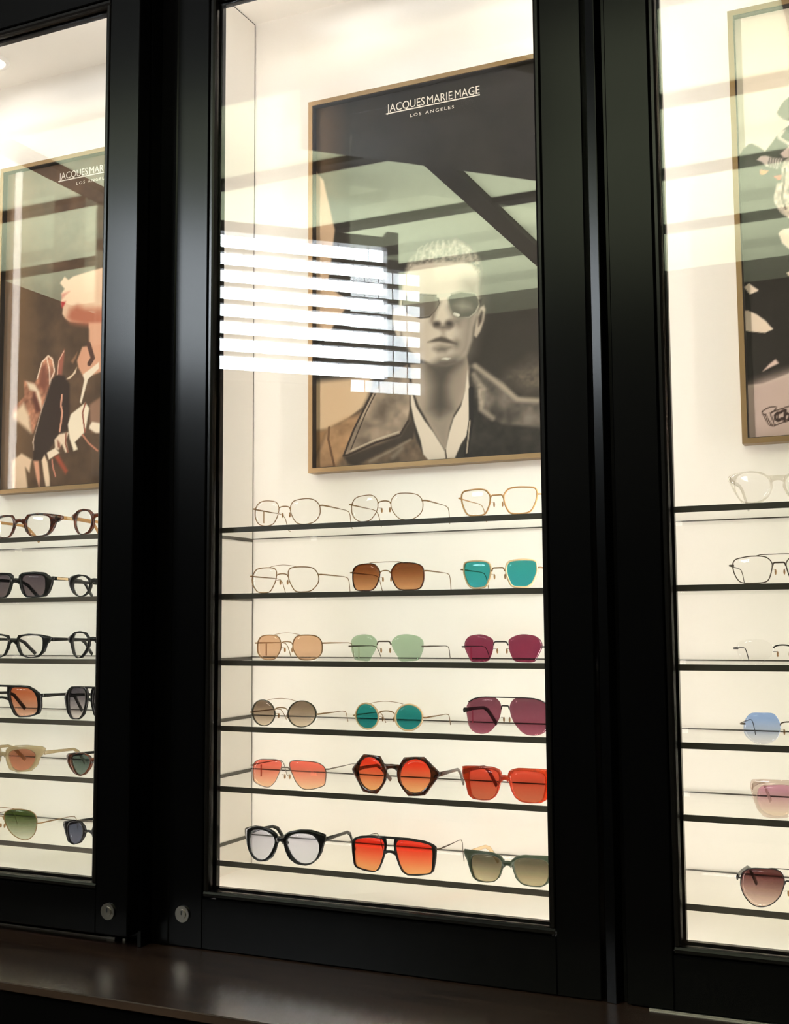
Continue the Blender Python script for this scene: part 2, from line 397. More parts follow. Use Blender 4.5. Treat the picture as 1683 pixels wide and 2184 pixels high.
door(-0.379, -0.295, 0.334, 0.417, 0.000, 0.905, 1.006, 2.673, 2.756, 'glazed black door of the middle cabinet, with the window reflected in its pane', -0.348, 0.962)
door(0.456, 0.540, 1.170, 1.252, 0.000, 0.905, 0.998, 2.673, 2.756, 'glazed black door of the right cabinet, cut by the photo edge')

# ------------------------------------------------------------------ glass shelves
SHZ = [1.6593, 1.5359, 1.4132, 1.2936, 1.1842, 1.0511]
ORD = ['top', 'second', 'third', 'fourth', 'fifth', 'bottom']
T_SH = 0.0098
def shelf(x0, x1, z, label):
    r = empty('glass_shelf', ((x0 + x1) / 2, 0.176, z - T_SH), label, 'shelf', 'glass shelves in the display cabinets')
    kid(MB().box(x0 + 0.0012, x1 - 0.0012, 0.0472, 0.3035, z - T_SH, z), 'glass_panel', SHELFGLASS, r)
    kid(MB().box(x0, x1, 0.046, 0.0471, z - T_SH, z), 'front_edge', SHELFEDGE, r)
    kid(MB().box(x0, x1, 0.3036, 0.3055, z - 0.0032, z - 0.0008), 'back_edge', SHELFEDGE, r)
    for a in (x0, x1 - 0.0011):
        kid(MB().box(a, a + 0.0011, 0.0472, 0.3035, z - T_SH * 0.8, z - 0.001), 'side_edge', SHELFEDGE, r)
for k, z in enumerate(SHZ):
    shelf(-1.334, -0.437, z, '%s glass shelf in the left cabinet' % ORD[k])
    shelf(-0.394, 0.419, z, '%s glass shelf in the middle cabinet' % ORD[k])
    shelf(0.441, 1.269, z, '%s glass shelf in the right cabinet' % ORD[k])

# ------------------------------------------------------------------ posters
ART = {
'man': [
["p",[[-28.5,965.5],[597.2,860.9],[588.9,492.1],[-28.0,592.1]],[36,31,27],60,0.85,0.12,60],
["p",[[-5.5,798.9],[61.7,795.8],[61.2,577.7],[-5.5,578.3]],[120,92,66],40,0.6,0,20],
["p",[[-11.1,666.1],[28.1,618.5],[54.5,508.4],[45.6,439.7],[36.7,391.0],[84.6,355.3],[84.5,343.5],[60.6,318.7],[38.8,286.6],[-10.9,282.2]],[214,180,150],3,1.0,0,20],
["p",[[-6.9,193.2],[136.6,191.8],[138.1,170.8],[129.9,147.7],[116.7,125.1],[100.2,108.6],[73.8,101.7],[40.4,89.3],[-6.9,83.8]],[222,190,156],9,1.0,0,20],
["p",[[455.9,172.6],[476.3,184.6],[499.2,182.3],[498.3,137.8],[463.9,135.4],[429.5,163.9]],[120,108,94],30,0.8,0.2,15],
["p",[[217.0,207.6],[191.4,195.4],[168.9,182.8],[139.7,161.7],[120.0,130.8],[83.8,109.9],[40.4,92.3],[23.6,72.5],[10.1,31.4],[-6.9,8.4],[298.8,4.0],[249.8,24.4],[234.5,57.3],[222.4,104.7],[219.8,163.3]],[104,86,70],3,1,0.25,30],
["p",[[-6.9,8.4],[8.4,34.5],[40.4,92.3],[83.8,109.9],[113.4,116.4],[100.1,78.9],[73.6,33.2],[57.0,10.4]],[186,144,106],10,0.9,0.12,25],
["p",[[-6.9,88.3],[37.1,89.6],[23.6,63.5],[10.1,37.4],[-6.9,32.5]],[160,122,86],6,1.0,0,20],
["l",[[40.4,93.8],[38.7,68.4],[45.4,41.0],[52.0,13.7]],[110,80,56],0.8,1.0,2.5,0],
["p",[[73.6,30.2],[200.0,62.7],[222.3,93.0],[233.2,80.6],[228.3,57.7],[184.0,43.4],[132.5,23.4],[99.9,12.2],[83.5,16.2]],[60,50,42],5,1.0,0,20],
["l",[[132.5,17.5],[183.9,37.6],[222.0,55.3]],[140,125,108],3,0.8,2.5,0],
["l",[[183.8,23.0],[203.0,39.2]],[150,135,118],5,0.6,5,0],
["p",[[221.5,177.8],[200.9,187.1],[172.1,182.5],[139.7,158.8],[116.7,119.2],[96.9,85.0],[73.6,33.2],[83.5,34.0],[145.6,54.9],[200.0,67.0],[216.0,90.6],[220.9,116.4]],[156,136,118],2.5,1,0.2,34],
["p",[[159.1,162.9],[200.8,170.9],[216.6,157.8],[216.3,128.5],[184.5,119.5],[158.8,103.9],[152.5,133.9]],[112,98,84],18,0.6,0.25,24],
["l",[[139.7,158.8],[116.7,119.2],[96.9,85.0],[73.6,33.2],[83.5,34.0],[145.6,54.9],[200.0,67.0],[217.6,93.4]],[58,46,38],0.8,1.0,2.2,0],
["l",[[146.1,155.2],[124.8,118.5],[88.5,41.1]],[60,48,40],0.8,1.0,1.2,0],
["l",[[88.5,41.7],[145.6,60.7],[196.9,73.1]],[205,188,165],0.8,0.8,1.6,0],
["p",[[346.7,194.7],[373.6,180.6],[408.8,157.3],[440.6,131.9],[503.3,101.3],[501.3,-0.5],[311.0,9.0],[338.7,44.0],[351.2,80.0],[355.0,136.7]],[46,42,38],4,1,0.2,30],
["p",[[343.7,192.1],[358.8,196.4],[376.5,177.5],[417.6,153.7],[440.5,123.5],[492.0,103.7],[496.8,57.6],[416.3,72.1],[381.2,91.8],[369.5,104.1],[367.0,141.3],[355.3,162.3]],[92,84,76],5,1,0.3,34],
["l",[[361.7,190.3],[388.3,167.8],[423.2,139.1],[446.2,117.4],[486.4,111.1]],[176,160,142],5,0.8,5,0],
["l",[[358.5,173.5],[376.0,143.3],[372.5,103.9],[395.9,85.0]],[165,150,134],5,0.7,5,0],
["p",[[358.3,162.1],[384.9,142.5],[378.7,120.4],[369.6,109.8]],[160,146,130],10,0.7,0.2,12],
["p",[[223.3,207.0],[251.6,207.1],[298.0,193.8],[344.0,218.0],[348.9,180.1],[346.1,151.8],[330.6,118.8],[315.2,97.2],[305.7,72.1],[297.6,27.0],[284.0,47.9],[265.9,78.1],[241.4,120.6],[227.6,156.8]],[172,155,138],3,1.0,0,20],
["p",[[254.7,206.8],[298.1,208.2],[337.9,215.7],[325.4,185.3],[306.7,155.4],[312.3,108.9],[284.5,88.1],[263.1,112.9],[269.8,158.7]],[84,76,68],24,1.0,0,20],
["p",[[310.0,175.2],[337.6,192.7],[343.1,152.0],[324.6,125.0],[312.6,134.7]],[150,134,120],16,0.8,0,20],
["p",[[266.0,89.6],[309.0,91.9],[302.5,58.1],[297.6,28.4],[281.0,56.8]],[150,136,122],12,1.0,0,20],
["p",[[223.0,171.8],[226.0,154.0],[235.1,121.1],[253.6,90.6],[271.9,66.1],[296.0,27.1],[299.4,5.4],[265.1,7.6],[249.8,24.4],[243.9,53.7],[231.7,89.4],[224.2,124.9]],[224,208,190],2,1.0,0,20],
["p",[[345.1,183.4],[347.7,157.3],[350.9,122.8],[348.3,88.8],[341.8,55.2],[329.6,39.0],[314.1,7.3],[298.8,5.5],[297.6,29.8],[305.6,63.6],[315.1,91.4],[330.5,113.1],[340.0,143.7]],[222,206,188],2,1.0,0,20],
["l",[[296.7,29.9],[299.5,8.3]],[90,78,68],0.8,1.0,1.6,0],
["l",[[352.1,145.5],[351.2,82.9],[339.9,18.4]],[36,32,30],0.8,1.0,5,0],
["l",[[348.8,83.1],[341.4,21.2]],[170,154,136],0.8,1.0,1.6,0],
["p",[[207.1,370.7],[214.0,402.9],[225.2,422.0],[245.1,437.8],[271.4,446.4],[293.1,449.5],[305.9,445.5],[323.1,449.2],[344.1,435.9],[364.9,416.8],[375.1,397.2],[376.9,372.9],[372.4,349.4],[343.2,361.2],[235.7,367.0]],[128,118,106],6,1,0.35,7],
["l",[[236.1,416.0],[243.0,440.7],[251.8,445.1]],[178,168,154],2,0.6,1.6,0],
["l",[[251.5,415.5],[256.5,443.1],[263.1,448.4]],[178,168,154],2,0.6,1.6,0],
["l",[[266.7,415.0],[270.1,444.2],[274.5,450.3]],[178,168,154],2,0.6,1.6,0],
["l",[[281.9,414.6],[283.5,444.1],[285.7,450.8]],[178,168,154],2,0.6,1.6,0],
["l",[[297.0,414.1],[296.9,442.8],[296.9,449.9]],[178,168,154],2,0.6,1.6,0],
["l",[[311.9,410.4],[310.1,440.2],[308.1,447.6]],[178,168,154],2,0.6,1.6,0],
["l",[[326.8,406.7],[323.3,436.5],[319.2,443.9]],[178,168,154],2,0.6,1.6,0],
["l",[[341.6,403.1],[336.5,431.6],[330.2,438.7]],[178,168,154],2,0.6,1.6,0],
["l",[[356.3,399.4],[349.5,425.6],[341.1,432.2]],[178,168,154],2,0.6,1.6,0],
["p",[[222.8,403.8],[236.1,409.2],[271.0,409.1],[301.2,407.0],[333.1,402.6],[356.2,393.4],[366.5,378.3],[370.4,361.7],[371.1,333.5],[371.9,317.4],[367.3,290.0],[358.7,267.0],[355.2,241.5],[345.4,216.6],[326.3,200.6],[298.7,196.4],[268.9,202.4],[240.9,217.3],[221.4,235.6],[206.2,263.8],[197.7,299.7],[200.1,330.3],[207.1,370.7],[216.1,394.3]],[208,192,174],5,1.0,0,20],
["p",[[343.2,361.2],[372.5,361.4],[374.0,317.2],[369.5,293.7],[358.6,261.1],[351.8,222.0],[330.5,200.2],[315.9,209.7],[331.0,234.1],[335.6,263.7],[333.8,293.9]],[128,116,104],30,0.9,0,20],
["p",[[268.8,200.4],[286.1,210.7],[320.1,209.3],[330.5,200.2],[298.7,191.4]],[84,76,68],16,1.0,0,20],
["p",[[186.7,323.6],[195.6,324.6],[202.7,319.7],[203.4,268.2],[195.6,262.9],[188.7,282.2],[184.4,301.2]],[198,182,164],3,1.0,0,20],
["p",[[373.8,305.2],[381.1,308.3],[384.1,300.0],[380.7,278.5],[373.1,257.5],[364.6,246.5],[359.5,251.0],[362.9,270.6],[367.3,290.0]],[186,170,152],3,1.0,0,20],
["p",[[375.8,299.0],[379.5,294.6],[375.9,277.0],[369.1,267.9],[368.9,285.8]],[74,64,56],4,1.0,0,20],
["p",[[265.4,285.7],[250.2,283.4],[230.5,273.4],[219.3,250.1],[240.9,223.4],[260.5,231.5],[256.5,262.4]],[188,172,154],30,0.6,0,20],
["p",[[305.6,329.6],[308.9,339.3],[334.5,341.8],[363.8,334.4],[369.9,323.7],[371.8,311.4],[363.3,296.5],[350.6,288.0],[327.4,288.7],[314.8,298.2],[308.6,313.1]],[88,84,74],4,1.0,0,20],
["p",[[321.4,315.6],[336.3,320.8],[353.0,311.7],[355.0,305.5],[334.0,304.0]],[142,132,118],12,1.0,0,20],
["l",[[305.6,329.6],[308.9,339.3],[334.5,341.8],[363.8,334.4],[369.9,323.7],[371.8,311.4],[363.3,296.5],[350.6,288.0],[327.4,288.7],[314.8,298.2],[308.6,313.1],[305.6,329.6]],[160,152,136],0.8,1.0,1.4,0],
["p",[[287.4,323.8],[283.2,340.5],[235.5,348.5],[209.1,345.7],[206.8,329.5],[219.8,311.5],[246.0,299.2],[265.5,298.9],[278.6,310.6]],[112,102,90],4,1.0,0,20],
["l",[[287.4,323.8],[283.2,340.5],[235.5,348.5],[209.1,345.7],[206.8,329.5],[219.8,311.5],[246.0,299.2],[265.5,298.9],[278.6,310.6],[287.4,323.8]],[70,62,54],0.8,1.0,1.4,0],
["l",[[285.4,339.2],[307.9,338.5]],[200,190,172],0.8,1.0,4,0],
["p",[[369.9,320.7],[378.2,322.2],[377.1,316.8],[372.8,308.3]],[58,50,44],3,1.0,0,20],
["l",[[319.1,298.7],[327.5,294.7]],[235,228,212],0.8,1.0,3,0],
["p",[[289.5,325.5],[280.7,308.3],[274.1,290.8],[276.1,280.4],[268.7,289.4],[269.9,305.5],[280.9,322.5]],[120,106,94],8,1.0,0,20],
["p",[[308.6,313.1],[314.8,296.2],[317.8,279.7],[329.4,274.4],[333.7,285.9],[321.1,289.4]],[112,100,90],14,0.9,0,20],
["p",[[289.9,281.3],[289.3,279.2],[287.6,277.6],[285.1,276.6],[282.1,276.5],[279.2,277.3],[276.7,278.8],[275.0,280.8],[274.4,283.1],[275.0,285.2],[276.7,286.8],[279.3,287.8],[282.2,287.9],[285.2,287.1],[287.7,285.6],[289.3,283.5]],[58,50,44],6,1.0,0,20],
["p",[[315.9,278.9],[315.2,276.4],[313.5,274.4],[310.8,273.2],[307.7,273.0],[304.6,273.9],[302.0,275.7],[300.3,278.1],[299.7,280.8],[300.4,283.3],[302.1,285.4],[304.8,286.5],[307.9,286.7],[311.0,285.8],[313.6,284.0],[315.3,281.6]],[62,54,48],7,1.0,0,20],
["p",[[278.2,277.2],[295.4,278.2],[314.5,274.1],[308.1,269.8],[293.2,269.4]],[104,92,82],8,1.0,0,20],
["p",[[293.2,268.4],[297.4,267.9],[299.4,256.6],[292.0,258.4]],[150,136,120],8,0.8,0,20],
["p",[[261.8,248.0],[278.0,254.3],[290.9,256.5],[299.4,253.6],[312.1,246.2],[323.6,237.9],[307.8,240.2],[286.5,245.7]],[88,78,68],4,1.0,0,20],
["p",[[265.0,245.6],[286.5,244.5],[307.7,239.0],[316.2,235.7],[299.2,235.1],[282.1,238.1]],[192,176,158],4,1.0,0,20],
["p",[[275.6,233.6],[290.7,236.8],[309.8,232.4],[299.1,225.1],[284.1,226.6]],[98,88,78],10,1.0,0,20],
["p",[[327.6,237.5],[327.2,234.9],[326.0,232.9],[324.2,231.6],[322.1,231.3],[320.0,232.0],[318.2,233.7],[317.0,236.0],[316.7,238.7],[317.1,241.2],[318.3,243.3],[320.1,244.6],[322.2,244.9],[324.3,244.1],[326.1,242.5],[327.2,240.1]],[92,82,72],12,0.8,0,20],
["p",[[291.5,211.4],[298.9,213.0],[310.0,210.7],[303.1,208.2]],[238,230,215],3,1.0,0,20]],
'glove': [
["p",[[-47.7,874.2],[529.9,768.1],[540.0,-52.4],[-16.9,-25.8]],[92,70,54],5,1,0.1,40],
["p",[[-47.7,874.2],[85.2,849.8],[96.9,-31.2],[-16.9,-25.8]],[140,106,78],50,0.8,0,20],  # lighter left side: haze of the led reflection put into the ink
["p",[[176.7,488.8],[189.6,502.5],[201.2,493.3],[214.3,499.3],[236.7,502.4],[337.7,513.0],[340.9,351.1],[282.5,360.6],[263.9,371.7],[263.6,383.8],[230.1,388.8],[207.5,393.3],[194.1,402.4],[185.3,414.2],[186.8,427.7],[181.9,436.0],[180.7,443.8],[183.3,454.2],[181.2,463.7],[190.4,473.3],[182.6,481.9]],[236,194,164],2.5,1.0,0,20],
["p",[[206.8,422.3],[229.1,430.3],[251.7,419.9],[339.7,410.8],[340.8,357.1],[267.5,375.8],[211.3,391.0],[199.7,403.3]],[188,112,86],12,1.0,0,20],
["p",[[180.7,443.8],[195.3,442.8],[189.5,433.5],[184.0,428.1]],[190,58,58],3,1.0,0,20],
["p",[[181.2,462.1],[205.7,465.2],[194.5,458.9],[183.4,449.6]],[210,112,98],5,1.0,0,20],
["p",[[263.6,383.8],[340.4,377.9],[342.4,276.2],[265.9,283.8]],[228,170,140],5,1.0,0,20],
["p",[[245.3,329.6],[332.1,329.9],[333.2,274.5],[267.6,258.6],[249.9,260.3],[235.5,282.5],[231.2,299.0]],[222,162,132],3,1.0,0,20],
["l",[[263.9,334.1],[276.4,300.8],[266.9,289.0]],[90,60,50],0.8,1.0,6,0],
["p",[[294.2,289.4],[267.2,274.6],[248.8,265.2],[253.0,252.0],[241.4,202.1],[245.8,197.7],[263.8,252.6],[294.6,275.1]],[246,226,202],2,1.0,0,20],
["p",[[74.7,267.1],[107.0,259.2],[114.9,268.2],[130.2,307.5],[144.2,320.0],[158.6,314.4],[167.7,276.2],[156.3,248.1],[148.9,222.9],[131.3,195.3],[125.5,186.1],[106.4,139.0],[57.8,172.0],[44.9,186.1],[44.3,202.5],[76.9,229.2]],[184,124,98],3,1,0.2,14],
["p",[[105.5,239.8],[120.6,212.4],[127.4,190.8],[113.2,187.1],[101.9,220.5]],[108,62,50],6,1.0,0,20],
["p",[[126.5,293.2],[138.6,300.2],[148.1,252.1],[136.4,233.7],[119.5,251.5]],[136,80,64],8,1.0,0,20],
["p",[[82.0,264.0],[107.1,255.9],[119.9,238.5],[128.7,215.0],[129.3,195.5],[120.5,215.7],[111.7,237.6],[93.0,244.1]],[250,226,200],5,1.0,0,20],
["p",[[44.6,192.7],[75.3,213.0],[92.7,182.2],[100.1,141.1],[62.0,170.0],[45.1,179.5]],[250,220,190],8,1.0,0,20],
["l",[[114.9,268.2],[128.2,306.1],[140.2,314.7],[146.2,319.3],[158.7,309.5],[165.9,281.2],[155.9,261.1],[152.6,235.5],[131.3,195.3],[106.9,119.6],[109.5,100.0]],[248,214,190],0.8,1.0,1.8,0],
["l",[[142.3,314.4],[151.3,282.6],[152.5,251.7]],[248,214,190],0.8,1.0,1.8,0],
["p",[[173.8,272.4],[177.0,304.4],[193.5,330.3],[193.3,314.1],[188.0,269.4]],[166,98,80],4,1.0,0,20],
["l",[[174.9,272.3],[178.0,304.3],[192.6,325.5]],[235,180,155],0.8,1.0,1.4,0],
["p",[[213.3,299.2],[231.7,319.0],[229.0,307.2],[219.4,293.7]],[150,110,84],3,1.0,0,20],
["p",[[196.3,257.3],[218.0,268.1],[231.5,284.5],[227.9,270.4],[212.3,259.1]],[238,208,180],2,1.0,0,20],
["p",[[157.9,262.6],[173.9,269.9],[194.1,267.2],[210.6,246.4],[213.2,140.6],[183.5,133.3],[136.8,74.1],[108.2,75.9],[110.6,132.2],[129.5,187.4]],[62,46,40],4,1.0,0,20],
["l",[[189.2,222.6],[186.8,198.7],[191.3,182.3],[188.8,161.7],[185.0,138.0]],[226,160,132],0.8,1.0,2.4,0],
["p",[[257.2,199.1],[269.3,185.4],[258.8,132.4],[229.8,110.0],[238.5,92.8],[226.4,89.7],[213.8,119.9],[208.0,152.2],[216.3,175.5]],[250,230,205],2.5,1.0,0,20],
["l",[[257.2,197.5],[249.9,175.9],[253.4,153.4],[257.8,130.9]],[150,80,62],0.8,1.0,2,0],
["p",[[269.1,193.3],[307.5,212.2],[309.4,124.0],[276.4,129.5],[272.0,152.0]],[150,112,92],5,1.0,0,20],
["p",[[277.8,153.1],[308.9,145.9],[309.4,125.5],[288.1,127.1],[270.3,137.9],[270.2,144.2]],[248,226,202],3,1.0,0,20],
["l",[[251.1,125.1],[269.1,104.9],[294.8,85.8]],[200,130,105],0.8,1.0,2,0],
["p",[[169.8,119.9],[183.6,131.7],[211.4,134.4],[203.9,117.4],[210.6,88.4],[202.6,88.1],[192.2,107.1],[182.5,95.0],[172.4,98.9]],[242,212,186],3,1.0,0,20],
["p",[[177.9,119.3],[186.1,110.7],[188.4,97.8],[180.3,101.6]],[140,84,66],4,1.0,0,20],
["l",[[203.5,131.8],[202.1,109.6],[209.6,88.4]],[150,90,70],0.8,1.0,2,0],
["p",[[148.4,90.9],[172.4,100.5],[185.7,88.4],[154.9,74.5]],[250,226,202],2,1.0,0,20],
["p",[[44.1,78.4],[72.7,94.4],[104.0,77.8],[97.8,47.6],[85.0,61.2],[94.9,5.9],[46.3,8.5]],[250,214,184],4,1.0,0,20],
["p",[[109.3,74.2],[124.6,73.2],[129.8,34.4],[128.5,8.9],[119.7,31.8]],[234,168,138],3,1.0,0,20],
["p",[[133.7,74.3],[141.5,86.6],[151.1,68.4],[158.1,32.8],[159.8,7.2],[148.7,7.8],[141.9,33.7]],[248,216,186],3,1.0,0,20],
["p",[[170.9,79.9],[182.8,83.9],[210.7,45.6],[203.9,38.1]],[168,82,60],5,1.0,0,20],
["l",[[164.0,73.9],[167.6,54.5],[175.1,35.0]],[205,130,108],0.8,1.0,2,0]],
'pale': [
["p",[[-42.1,872.3],[482.4,742.5],[442.3,-39.0],[-69.3,-4.2]],[238,220,202],5,1.0,0,20],
["p",[[7.9,519.5],[19.0,534.0],[26.5,540.5],[33.0,541.0],[44.0,533.0],[54.8,522.4],[67.3,536.5],[76.5,548.5],[90.3,558.8],[102.4,566.0],[261.6,553.9],[242.1,101.4],[80.5,120.1],[36.2,106.1],[6.9,105.5],[10.3,207.6]],[44,39,36],1.5,1.0,0,20],
["p",[[104.3,618.8],[89.7,608.0],[83.1,599.8],[77.2,589.7],[79.3,584.1],[87.0,576.6],[102.4,566.8],[156.8,565.8],[158.8,616.3]],[84,76,72],1.5,1.0,0,20],
["p",[[40.3,509.8],[46.7,515.3],[56.3,514.5],[66.6,509.1],[83.9,504.1],[75.4,486.8],[68.6,489.9],[55.6,495.7],[48.1,504.6]],[224,204,198],1.5,1.0,0,20],
["l",[[62.2,508.9],[60.2,500.8],[61.2,493.1]],[110,100,96],0.8,1.0,1.2,0],
["l",[[66.6,508.1],[64.6,500.0],[64.9,492.0]],[110,100,96],0.8,1.0,1.2,0],
["l",[[70.9,507.4],[68.9,499.3],[68.5,490.9]],[110,100,96],0.8,1.0,1.2,0],
["l",[[75.3,506.6],[73.2,498.5],[72.1,489.8]],[110,100,96],0.8,1.0,1.2,0],
["l",[[79.6,505.8],[77.5,497.7],[75.7,488.7]],[110,100,96],0.8,1.0,1.2,0],
["l",[[83.9,505.1],[81.9,497.0],[79.4,487.6]],[110,100,96],0.8,1.0,1.2,0],
["p",[[75.9,548.9],[83.1,555.1],[90.1,556.6],[90.0,553.8],[81.8,542.2],[77.4,541.1]],[214,196,188],2,1.0,0,20],
["l",[[81.7,541.2],[89.3,534.2],[96.9,528.1]],[214,196,188],0.8,1.0,2.5,0],
["p",[[79.9,513.8],[96.8,526.2],[96.0,503.9],[85.7,505.7]],[220,194,188],1.5,1.0,0,20],
["p",[[45.4,491.1],[59.7,485.8],[52.5,480.4],[45.1,482.6]],[250,158,98],1,1.0,0,20],
["p",[[67.2,475.6],[81.1,475.5],[79.5,467.4],[74.7,467.1]],[240,120,92],1,1.0,0,20],
["p",[[100.2,508.3],[85.8,499.7],[81.4,489.4],[81.2,462.1],[72.6,461.9],[66.1,437.4],[67.3,426.9],[75.4,408.7],[90.6,394.5],[103.6,389.1],[108.0,506.9]],[226,206,192],1.5,1,0.2,8],
["l",[[86.8,485.1],[84.3,459.9],[80.3,435.1],[85.8,413.0]],[120,100,88],0.8,1.0,2,0],
["p",[[10.6,281.8],[18.6,287.8],[35.6,272.6],[19.9,267.3]],[244,222,202],1,1.0,0,20],
["p",[[7.4,240.0],[15.4,239.1],[29.5,230.7],[44.9,217.1],[53.1,205.3],[57.7,200.6],[49.7,198.1],[43.3,195.5],[16.5,201.0],[6.2,204.7]],[244,222,202],1.2,1.0,0,20],
["p",[[71.9,370.1],[75.6,374.9],[81.7,377.3],[100.7,376.6],[99.0,329.4],[77.7,351.9]],[244,222,202],1.2,1.0,0,20],
["p",[[82.8,297.8],[98.0,304.9],[97.4,287.8],[86.1,292.5]],[244,222,202],1.2,1.0,0,20],
["p",[[58.9,147.2],[64.1,139.2],[51.4,134.1],[36.6,127.6],[47.5,138.8]],[228,198,188],2,1.0,0,20],
["p",[[5.8,105.3],[18.1,107.4],[36.6,113.1],[80.6,123.8],[367.4,132.9],[358.4,-54.5],[1.2,-31.9]],[206,180,172],16,1.0,0,20],
["l",[[33.6,57.0],[40.8,61.7],[50.9,64.4],[57.1,62.5],[55.9,58.3],[46.7,53.0],[52.8,33.2],[53.9,30.5],[48.7,30.4],[43.8,33.1],[38.7,43.9],[35.4,51.5],[33.5,55.9]],[58,40,34],0.8,1.0,0.9,0],
["l",[[34.2,52.5],[38.9,51.7],[44.1,40.3],[49.3,31.4]],[58,40,34],0.8,1.0,0.9,0],
["l",[[46.7,53.0],[60.7,57.9],[80.8,63.1],[114.4,69.2]],[58,40,34],0.8,1.0,0.9,0],
["l",[[53.7,30.5],[63.8,34.0],[79.8,38.0],[113.4,44.2]],[58,40,34],0.8,1.0,0.9,0],
["l",[[64.0,52.4],[59.0,52.8],[54.5,47.9],[55.3,41.5],[59.5,38.5],[66.1,42.2]],[58,40,34],0.8,1.0,2.4,0],
["l",[[61.5,53.1],[59.5,47.5],[60.0,39.0]],[58,40,34],0.8,1.0,1.2,0],
["l",[[66.1,54.9],[72.6,55.9],[71.1,47.6],[70.2,39.2]],[58,40,34],0.8,1.0,2.4,0],
["l",[[70.8,46.6],[75.3,50.4],[78.7,47.0],[77.5,40.8],[75.4,38.8]],[58,40,34],0.8,1.0,2.0,0],
["l",[[68.0,39.4],[72.0,39.9]],[58,40,34],0.8,1.0,1.6,0]]}

def paint(shapes, base, X, Z):
    """X, Z in millimetres from the lower left corner of the frame; returns linear colours"""
    rng = np.random.RandomState(7)
    img = np.empty((len(X), 3)); img[:] = base
    def vnoise(sc, seed):
        out = np.zeros(len(X)); amp = 1.0; tot = 0
        for o_ in range(3):
            s_ = sc / (2 ** o_)
            r_ = np.random.RandomState(seed + o_)
            gr = r_.rand(int(620 / s_) + 3, int(860 / s_) + 3)
            gx = np.clip(X / s_ + 0.5, 0, gr.shape[0] - 2.001); gz = np.clip(Z / s_ + 0.5, 0, gr.shape[1] - 2.001)
            ix = gx.astype(int); iz = gz.astype(int); fx = gx - ix; fz = gz - iz
            fx = fx * fx * (3 - 2 * fx); fz = fz * fz * (3 - 2 * fz)
            out += amp * ((gr[ix, iz] * (1 - fx) + gr[ix + 1, iz] * fx) * (1 - fz) + (gr[ix, iz + 1] * (1 - fx) + gr[ix + 1, iz + 1] * fx) * fz)
            tot += amp; amp *= 0.6
        return out / tot * 2 - 1
    for si, (k, pts_, col, fe, al, p5, p6) in enumerate(shapes):
        P = np.array(pts_); mg = fe * 2 + (p5 if k == 'l' else 0) + 2
        idx = np.where((X > P[:, 0].min() - mg) & (X < P[:, 0].max() + mg) & (Z > P[:, 1].min() - mg) & (Z < P[:, 1].max() + mg))[0]
        if not len(idx): continue
        x = X[idx]; z = Z[idx]
        d2 = np.full(len(idx), 1e12); ins = np.zeros(len(idx), bool)
        n_ = len(P)
        for i in range(n_ if k == 'p' else n_ - 1):
            a = P[i]; b = P[(i + 1) % n_]; e = b - a
            t = np.clip(((x - a[0]) * e[0] + (z - a[1]) * e[1]) / max(e @ e, 1e-9), 0, 1)
            d2 = np.minimum(d2, (x - a[0] - t * e[0]) ** 2 + (z - a[1] - t * e[1]) ** 2)
            if k == 'p':
                c = ((a[1] > z) != (b[1] > z)) & (x < (b[0] - a[0]) * (z - a[1]) / (b[1] - a[1] + 1e-12) + a[0])
                ins ^= c
        d = np.sqrt(d2)
        if k == 'p':
            sd = np.where(ins, d, -d); w = np.clip(0.5 + sd / (2 * max(fe, 0.5)), 0, 1)
        else:
            w = np.clip(0.5 + (p5 - d) / (2 * max(fe, 0.4)), 0, 1)
        w = w * w * (3 - 2 * w) * al
        c = np.array(col, float)[None, :].repeat(len(idx), 0)
        if k == 'p' and p5 > 0:
            c = np.clip(c * (1 + 2.0 * p5 * vnoise(p6, 11 + si * 5)[idx])[:, None], 4, 250)
        img[idx] = img[idx] * (1 - w[:, None]) + c * w[:, None]
    return s2l(img)
PRINTM, nt, out = newmat('poster_print')
b = nt.nodes.new('ShaderNodeBsdfPrincipled'); b.inputs['Roughness'].default_value = 0.6; b.inputs['Specular IOR Level'].default_value = 0.15
at = nt.nodes.new('ShaderNodeAttribute'); at.attribute_name = 'ink'
nt.links.new(at.outputs['Color'], b.inputs['Base Color']); nt.links.new(b.outputs[0], out.inputs[0])
PW, PH, FW = 0.554, 0.788, 0.0095
PZ = 1.786
def text_mesh(body, x0, x1, z0, z1, y, parent, name, sw=1.0, sc=1.0):
    cu = bpy.data.curves.new(name, 'FONT'); cu.body = body; cu.resolution_u = 3; cu.space_word = sw; cu.space_character = sc
    t = bpy.data.objects.new(name, cu); COL.objects.link(t)
    bpy.context.view_layer.update()
    me = bpy.data.meshes.new_from_object(t.evaluated_get(bpy.context.evaluated_depsgraph_get()))
    bpy.data.objects.remove(t)
    co = np.array([v.co[:] for v in me.vertices])
    mn, mx = co.min(0), co.max(0)
    for v in me.vertices:
        u = (v.co.x - mn[0]) / (mx[0] - mn[0]); w = (v.co.y - mn[1]) / (mx[1] - mn[1])
        v.co = (x0 + (x1 - x0) * u, y, z0 + (z1 - z0) * w)
    me.materials.clear(); me.materials.append(LETTER)
    o = bpy.data.objects.new(name, me); COL.objects.link(o); o.parent = parent
    return o
